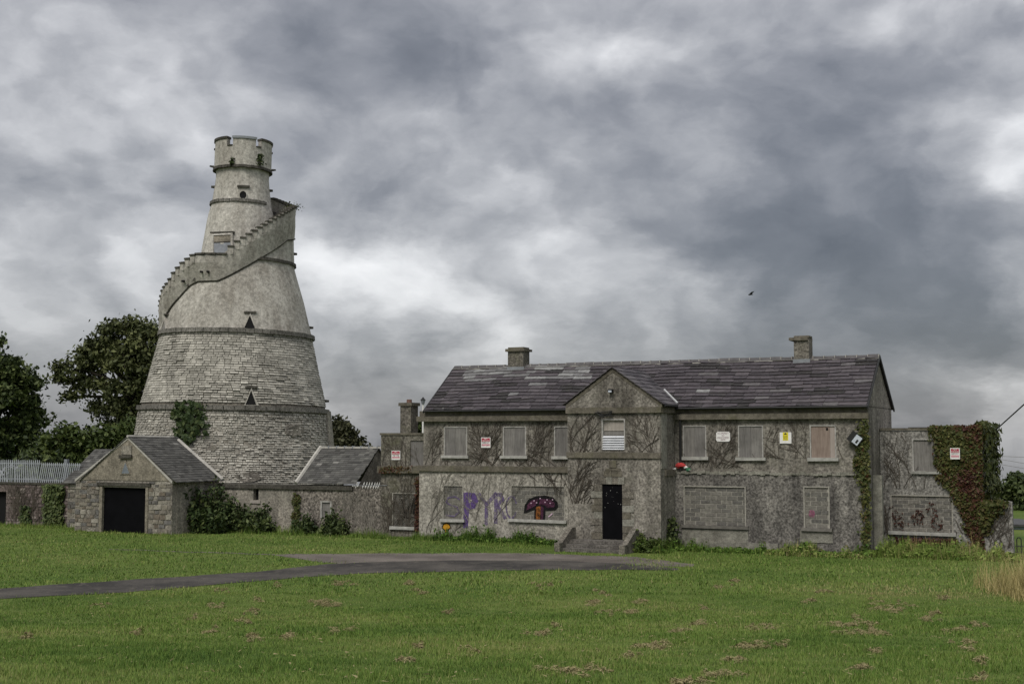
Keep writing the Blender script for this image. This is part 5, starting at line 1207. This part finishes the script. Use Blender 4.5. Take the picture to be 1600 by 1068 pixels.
on_wall('wall_ivy', 'rust coloured creeper in the corner between annexe and house', hp(AD, (653,745),(658,745),(659,830),(650,830),(650,800)), 500, AD+.04, lambda s, z, g: np.clip(g.normal(.2, .14, len(s)), 0, 1), M['creeper'], .09, g, spread=.05)
on_wall('wall_ivy', 'patch of yellowish ivy on the limewashed wall end', hp(AD, (460,770),(468,770),(470,800),(462,835),(456,835)), 420, AD+.03, lambda s, z, g: np.clip(g.normal(.7, .15, len(s)), 0, 1), M['creeper'], .09, g, spread=.05)
on_wall('wall_ivy', 'moss and fern tuft over the annexe string course', hp(AD, (594,727),(655,728),(640,733),(594,740)), 260, AD+.12, lambda s, z, g: np.clip(g.normal(.36, .12, len(s)), 0, 1), M['creeper'], .06, g, spread=.03)
# ivy on the tower
iv = thing('tower_ivy', 'dark ivy patch clinging to the tower above the gatehouse ridge', 'ivy', TP(-.6, prof(6, PROF), 5))
pts = []; ivp = np.array([(273,648),(277,630),(290,634),(300,627),(310,636),(325,625),(312,645),(320,660),(327,676),(316,668),(306,680),(296,688),(289,699),(285,688),(279,678),(282,660)])
while len(pts) < 1500:
    q = ivp.min(0)+(ivp.max(0)-ivp.min(0))*g.random(2)
    if inside(q[None]+g.normal(0, 4.0, (1, 2)), ivp)[0] and math.sin(q[0]*.31+q[1]*.17)+math.sin(q[1]*.42-q[0]*.2)+g.normal(0, .6) > -.55:
        p, z = tower_hit(q[0], q[1], rP); pts.append(TP(p, prof(z, PROF)+.06+abs(g.normal(0, .14)), z))
leaf_cloud(np.array([tuple(p) for p in pts]), .15, np.clip(g.normal(.45, .2, len(pts)), 0, 1), M['ivy'], 'leaf_cover', iv, np.array(TC), .5)
for k, (x, y, h_, rf, lab) in enumerate(((363, 259, .42, lambda p, z: RDm, 'small dark plant sprouting left of centre on the drum band'), (404.5, 258, .62, lambda p, z: RDm, 'larger dark plant sprouting right of centre on the drum band'))):
    p, z = tower_hit(x, y, rf); b = TP(p, RDm+.10, z); t = thing('wall_plant', lab, 'plant', b, 'plants growing from the tower band'); mb = MB(); mb.tube([b, b+Zv*h_], [.03, .01], 4); mb.build('stem', M['bark'], t)
    n = 70 if k == 0 else 130; C = np.array(b)[None]+np.stack([g.normal(0, .06+.05*k, n), g.normal(.0, .05, n), g.uniform(0, h_, n)], 1); leaf_cloud(C, .10, g.uniform(0, .6, n), M['leaf_dark'], 'foliage', t)
n = 130; p, z = tower_hit(447, 329, lambda p, z: Rst(p)); b = TP(1.5, Rst(1.5)-.2, ztop(1.3)+.1); t = thing('wall_plant', 'dry tuft of weeds at the top of the spiral stair', 'plant', b); C = np.array(b)[None]+g.normal(0, 1, (n, 3))*np.array([.28, .3, .12]); leaf_cloud(C, .09, np.clip(g.normal(.4, .15, n), 0, 1), M['leaf_oak'], 'foliage', t)
# bare creeper stems on the walls
AVOID = UPW[:]+[bw_, dr, rw1, rw2]
def stems(label, seeds, d, s0, s1, z1, m='stem', n_br=4, seed=1, rmax=.0135, up=1.0, name='bare_creeper', wander=.4):
    g = random.Random(seed); t = thing(name, label, 'creeper', P((s0+s1)/2, d, 0), 'bare creeper stems on the house'); mb = MB()
    def grow(s, z, ang, r_, length, depth):
        pts = [P(s, d+.012, z)]; rs = [r_]; n = int(length/.12)
        for i in range(n):
            ang += g.gauss(0, .28*wander); ang = max(-1.45, min(1.45, ang*.98))
            s += .12*math.sin(ang); z += .12*math.cos(ang)*up
            if s < s0+.03 or s > s1-.03 or z > z1 or z < .03 or any(h[0]-.05 < s < h[1]+.05 and h[2]-.12 < z < h[3]+.05 and g.random() < .8 for h in AVOID): break
            pts.append(P(s, d+.012+g.uniform(0, .02), z)); rs.append(max(.006, r_*(1-.75*i/n)))
            if depth > 0 and g.random() < .32: grow(s, z, ang+g.choice([-1, 1])*g.uniform(.25, .6), rs[-1]*.72, length*g.uniform(.35, .65)*(1-i/n*.4), depth-1)
        if len(pts) > 1: mb.tube(pts, rs, 3, cap=False)
    for (s, z, L_, a) in seeds+[(s+g.uniform(-1.5, 1.5), z, L_*.75, a+g.uniform(-.3, .3)) for s, z, L_, a in seeds]: grow(s, z, a, rmax*g.uniform(.7, 1.1), L_, n_br)
    mb.build('stem', M[m], t)['kind'] = 'stuff'; return t
def seeds(x0, x1, n, z, L_, g=random.Random(5), spread=.5, d=0): return [(S(x0, d)+(S(x1, d)-S(x0, d))*g.random(), z, L_*g.uniform(.6, 1.1), g.uniform(-spread, spread)) for _ in range(n)]
zm = zs1+.02
stems('dark bare creeper fanning over the upper left house wall', seeds(735,790,9,zm,3.2,spread=.9)+seeds(668,700,4,zm,2.2)+seeds(825,882,8,zm,3.0,spread=.9), .0, s_l+.15, B0, zc0-.02, seed=2)
stems('pale bare creeper stems on the lower left house wall', seeds(745,775,3,.9,3.4,spread=.9)+seeds(665,690,3,.3,2.5), LD, s_l, B0, zs0, 'stem2', seed=3, rmax=.02)
stems('dark creeper hanging under the string course by the bay', [(S(860)+random.uniform(-.9, .9), zs0-.02, 1.1, random.uniform(-.9, .9)) for _ in range(10)], LD, s_l, B0+.3, zs0, seed=4, up=-1, n_br=4)
stems('dark bare creeper across the front of the entrance bay', seeds(889,935,9,bz1+.02,2.2,spread=1.1,d=BD)+seeds(982,1028,9,bz1+.02,2.2,spread=1.1,d=BD)+seeds(889,900,4,zs1-1.0,2.0,spread=.9,d=BD), BD+.0, B0, B1, cz0, seed=6)
stems('creeper wisps on the lower bay wall beside the door', seeds(888,930,7,1.9,1.8,spread=.9,d=BD), BD, B0, S(926, BD), bz0, seed=16, rmax=.02)
stems('brown bare creeper over the upper right house wall', seeds(1062,1150,12,zm,2.6,spread=1.0)+seeds(1180,1350,11,zm+.4,2.2,spread=1.0)+[(S(1300)+random.uniform(-1, 1), zc0-.02, .7, random.uniform(-.9, .9)) for _ in range(4)], 0, B1+.1, L-.02, zc0-.02, seed=7, rmax=.012)
stems('bare creeper stem rising in the corner right of the bay', seeds(1038,1050,4,.3,4.2,spread=.15,d=.1), LD+.03, B1+.05, S(1066), zs0, 'stem2', seed=8, rmax=.022, n_br=3)
stems('dense dark creeper stems on the left of the overgrown annexe', seeds(1380,1400,6,.6,4.6,spread=.45,d=D2)+seeds(1400,1440,4,2.6,2.4,spread=.9,d=D2), D2, L+.1, r1, zrt-.1, seed=9, rmax=.016)
stems('fine creeper stems over the large blocked window wall', seeds(1395,1500,4,.8,2.4,spread=.8,d=D2), D2+.01, L+.3, r1, zrt-1.5, 'stem', seed=10, rmax=.018)
stems('fine bare stems on the annexe between wall and house', seeds(598,650,9,.2,3.0,spread=.5,d=AD)+seeds(600,640,5,zas1,1.8,d=AD), AD, A0, A1, zat-.15, 'stem', seed=12, rmax=.016)
stems('bare creeper stems spreading over the grey low wall', seeds(530,592,10,.1,2.6,spread=.5,d=AD), AD, WM, W1, zl0, 'stem2', seed=13, rmax=.016)
stems('brown creeper web on the pink rubble wall', seeds(20,70,14,.2,2.4,spread=.5,d=LWD), LWD+.02, dk[1], b1, bzt-.1, 'stem', seed=14, rmax=.02)
stems('bare twigs lying over the garden wall face', seeds(1540,1580,9,.3,2.8,spread=.6,d=D2), D2+.055, gp[0][0], gp[-1][0], 2.2, 'stem', seed=15, rmax=.014)
# ---------------------------------------------------------------- lawn
g = np.random.default_rng(41)
def lawn(n, y0, y1, h0, h1, w0, w1, name, label, xw=.50, pw=1.0):
    y = y0+(y1-y0)*g.random(n)**pw; x = (g.random(n)-.5)*2*(y*xw+2)
    lumps = .5+.5*np.sin(x*1.9+2*np.sin(y*1.3))*np.sin(y*2.3+1.5*np.sin(x*.8))
    keep = ~inside(np.stack([x, y], 1)+g.normal(0, .16, (n, 2))+.14*np.sin(np.stack([y*2.7+x, x*3.1], 1)), ROAD) & ~inside(np.stack([x, y], 1)+g.normal(0, .4, (n, 2))+.25*np.sin(np.stack([y*1.7+x, x*2.1], 1)), GRAV)
    sd = (x-O.x)*Nn.x+(y-O.y)*Nn.y; ss = (x-O.x)*U.x+(y-O.y)*U.y
    keep |= inside(np.stack([x, y], 1), np.concatenate([ROAD, GRAV][:1])) & (g.random(n) < np.clip((x-3.2)/3.0, 0, 1)*(y > 36)) | inside(np.stack([x, y], 1), GRAV) & (g.random(n) < np.clip((x-3.8)/3.6, 0, .9))
    keep &= (sd > np.where((ss > B0-1.3) & (ss < B1+.2), BD+1.7, np.where(ss > L, D2, np.where(ss < S(270, GD), np.where(ss < S(100, LWD), LWD, GD), AD))))
    x, y, lumps = x[keep], y[keep], lumps[keep]; n = len(x)
    C = np.stack([x, y, gz(x, y)-.01], 1)
    h_ = g.uniform(h0, h1, n)*(.55+.75*lumps)*np.where(g.random(n) < .02, 1.9, 1); V = blades(C, h_, g.uniform(w0, w1, n), g.uniform(.1, .9, n), g)
    pt = .13*np.sin(x*.55+1.7*np.sin(y*.35))+.10*np.sin(y*.9+x*.3)+.09*np.sin(x*2.3+y*1.7+2*np.sin(y*2.9))+.07*np.sin(x*6.1+3*np.sin(y*1.1))*np.sin(y*5.2)
    tint = np.clip(.40+pt+.30*np.exp(-((x-11)/4.5)**2-((y-38.5)/2.2)**2)+g.normal(0, .17, n)+.45*(g.random(n) < .07), 0, 1)
    return np_mesh(name, V, 3, tint, M['grass'])
tag(lawn(330000, 13, 25, .03, .085, .006, .013, 'lawn_grass', '', .46), 'near mown grass of the front lawn', kind='stuff')
tag(lawn(260000, 25, 39, .03, .085, .009, .020, 'lawn_grass', '', .46), 'mown grass of the lawn up to the drive', kind='stuff')
tag(lawn(190000, 38.5, 72, .04, .11, .02, .04, 'lawn_grass', '', .46), 'grass between the drive and the buildings', kind='stuff')
# mown clippings left in clumps
CL = [(330,947,14),(405,936,10),(375,972,12),(350,920,10),(530,911,16),(430,914,8),(500,943,20),(520,945,14),(395,956,10),(300,967,10),(330,985,12),(535,985,18),(395,996,12),(452,997,16),(665,922,18),(640,910,10),(700,955,10),(655,1010,8),(730,1018,18),(630,1032,14),(210,990,12),(45,994,10),(155,945,12),
 (840,915,14),(925,943,20),(955,958,18),(990,957,16),(995,942,16),(940,925,12),(860,915,12),(850,990,14),(840,992,18),(870,975,12),(1090,973,16),(1055,985,16),(1010,1010,26),(1035,1010,18),(980,1025,16),(890,1050,36),(920,1045,24),(1180,1010,30),(1190,980,18),(1150,1032,26),(1215,1008,12),(1085,1066,30),(1120,1055,26),
 (1100,950,10),(1330,975,26),(1340,965,18),(1320,990,20),(1350,990,22),(1365,1020,16),(1360,978,10),(1350,1045,22),(1390,950,24),(1395,955,14),(1450,970,20),(1460,958,12),(1500,985,18),(1505,1005,22),(1530,1035,14),(1528,1060,16),(1520,1015,16),(1525,978,12),(1290,925,18),(1260,940,18),(1415,945,14),(1370,940,12),(1475,935,10),(1145,908,8),(1120,915,8)]
Vs = []; Ts = []
for (x, y, w_) in CL:
    for sub in range(random.randint(4, 8)):
        c = ghit(x+random.gauss(0, .55)*w_, y+random.gauss(0, 2.6)); rw = w_*c.y/F*random.uniform(.15, .5); n = int(120*max(.5, rw/.12))
        C = np.stack([c.x+g.normal(0, rw*.7, n), c.y+g.normal(0, rw*1.0, n), 0*g.random(n)], 1); rr = np.hypot((C[:, 0]-c.x)/rw, (C[:, 1]-c.y)/(rw*1.3))
        C[:, 2] = gz(C[:, 0], C[:, 1])+np.clip(.085*(1-rr*.5), .012, 1)*g.uniform(.3, 1.1, n)
        a = g.uniform(0, 2*PI, n); ln = g.uniform(.03, .10, n); d = np.stack([np.cos(a)*ln, np.sin(a)*ln, g.normal(.012, .02, n)], 1); e = np.stack([-np.sin(a), np.cos(a), g.normal(0, .7, n)], 1)*(g.uniform(.004, .009, n))[:, None]
        Vs.append(np.stack([C-d*.5-e, C-d*.5+e, C+d*.5], 1)); Ts.append(np.clip(g.normal(.42, .22, n), 0, 1))
n = 9000; y = 14+24*g.random(n)**1.2; x = (g.random(n)-.5)*2*(y*.45+1); kp = np.sin(x*.9+y*1.7+2*np.sin(y*.6))+.8*g.normal(size=n) > 1.0; x, y = x[kp], y[kp]; kp = ~inside(np.stack([x, y], 1), ROAD); x, y = x[kp], y[kp]; n = len(x)
C = np.stack([x, y, gz(x, y)+g.uniform(.02, .06, n)], 1); a = g.uniform(0, 2*PI, n); ln = g.uniform(.04, .12, n); d = np.stack([np.cos(a)*ln, np.sin(a)*ln, g.normal(.01, .02, n)], 1); e = np.stack([-np.sin(a), np.cos(a), g.normal(0, .7, n)], 1)*(g.uniform(.004, .009, n))[:, None]
Vs.append(np.stack([C-d*.5-e, C-d*.5+e, C+d*.5], 1)); Ts.append(np.clip(g.normal(.5, .2, n), 0, 1))
tag(np_mesh('grass_clippings', np.concatenate(Vs), 3, np.concatenate(Ts), M['hay']), 'brown dried clumps of mown grass scattered over the lawn', kind='stuff')
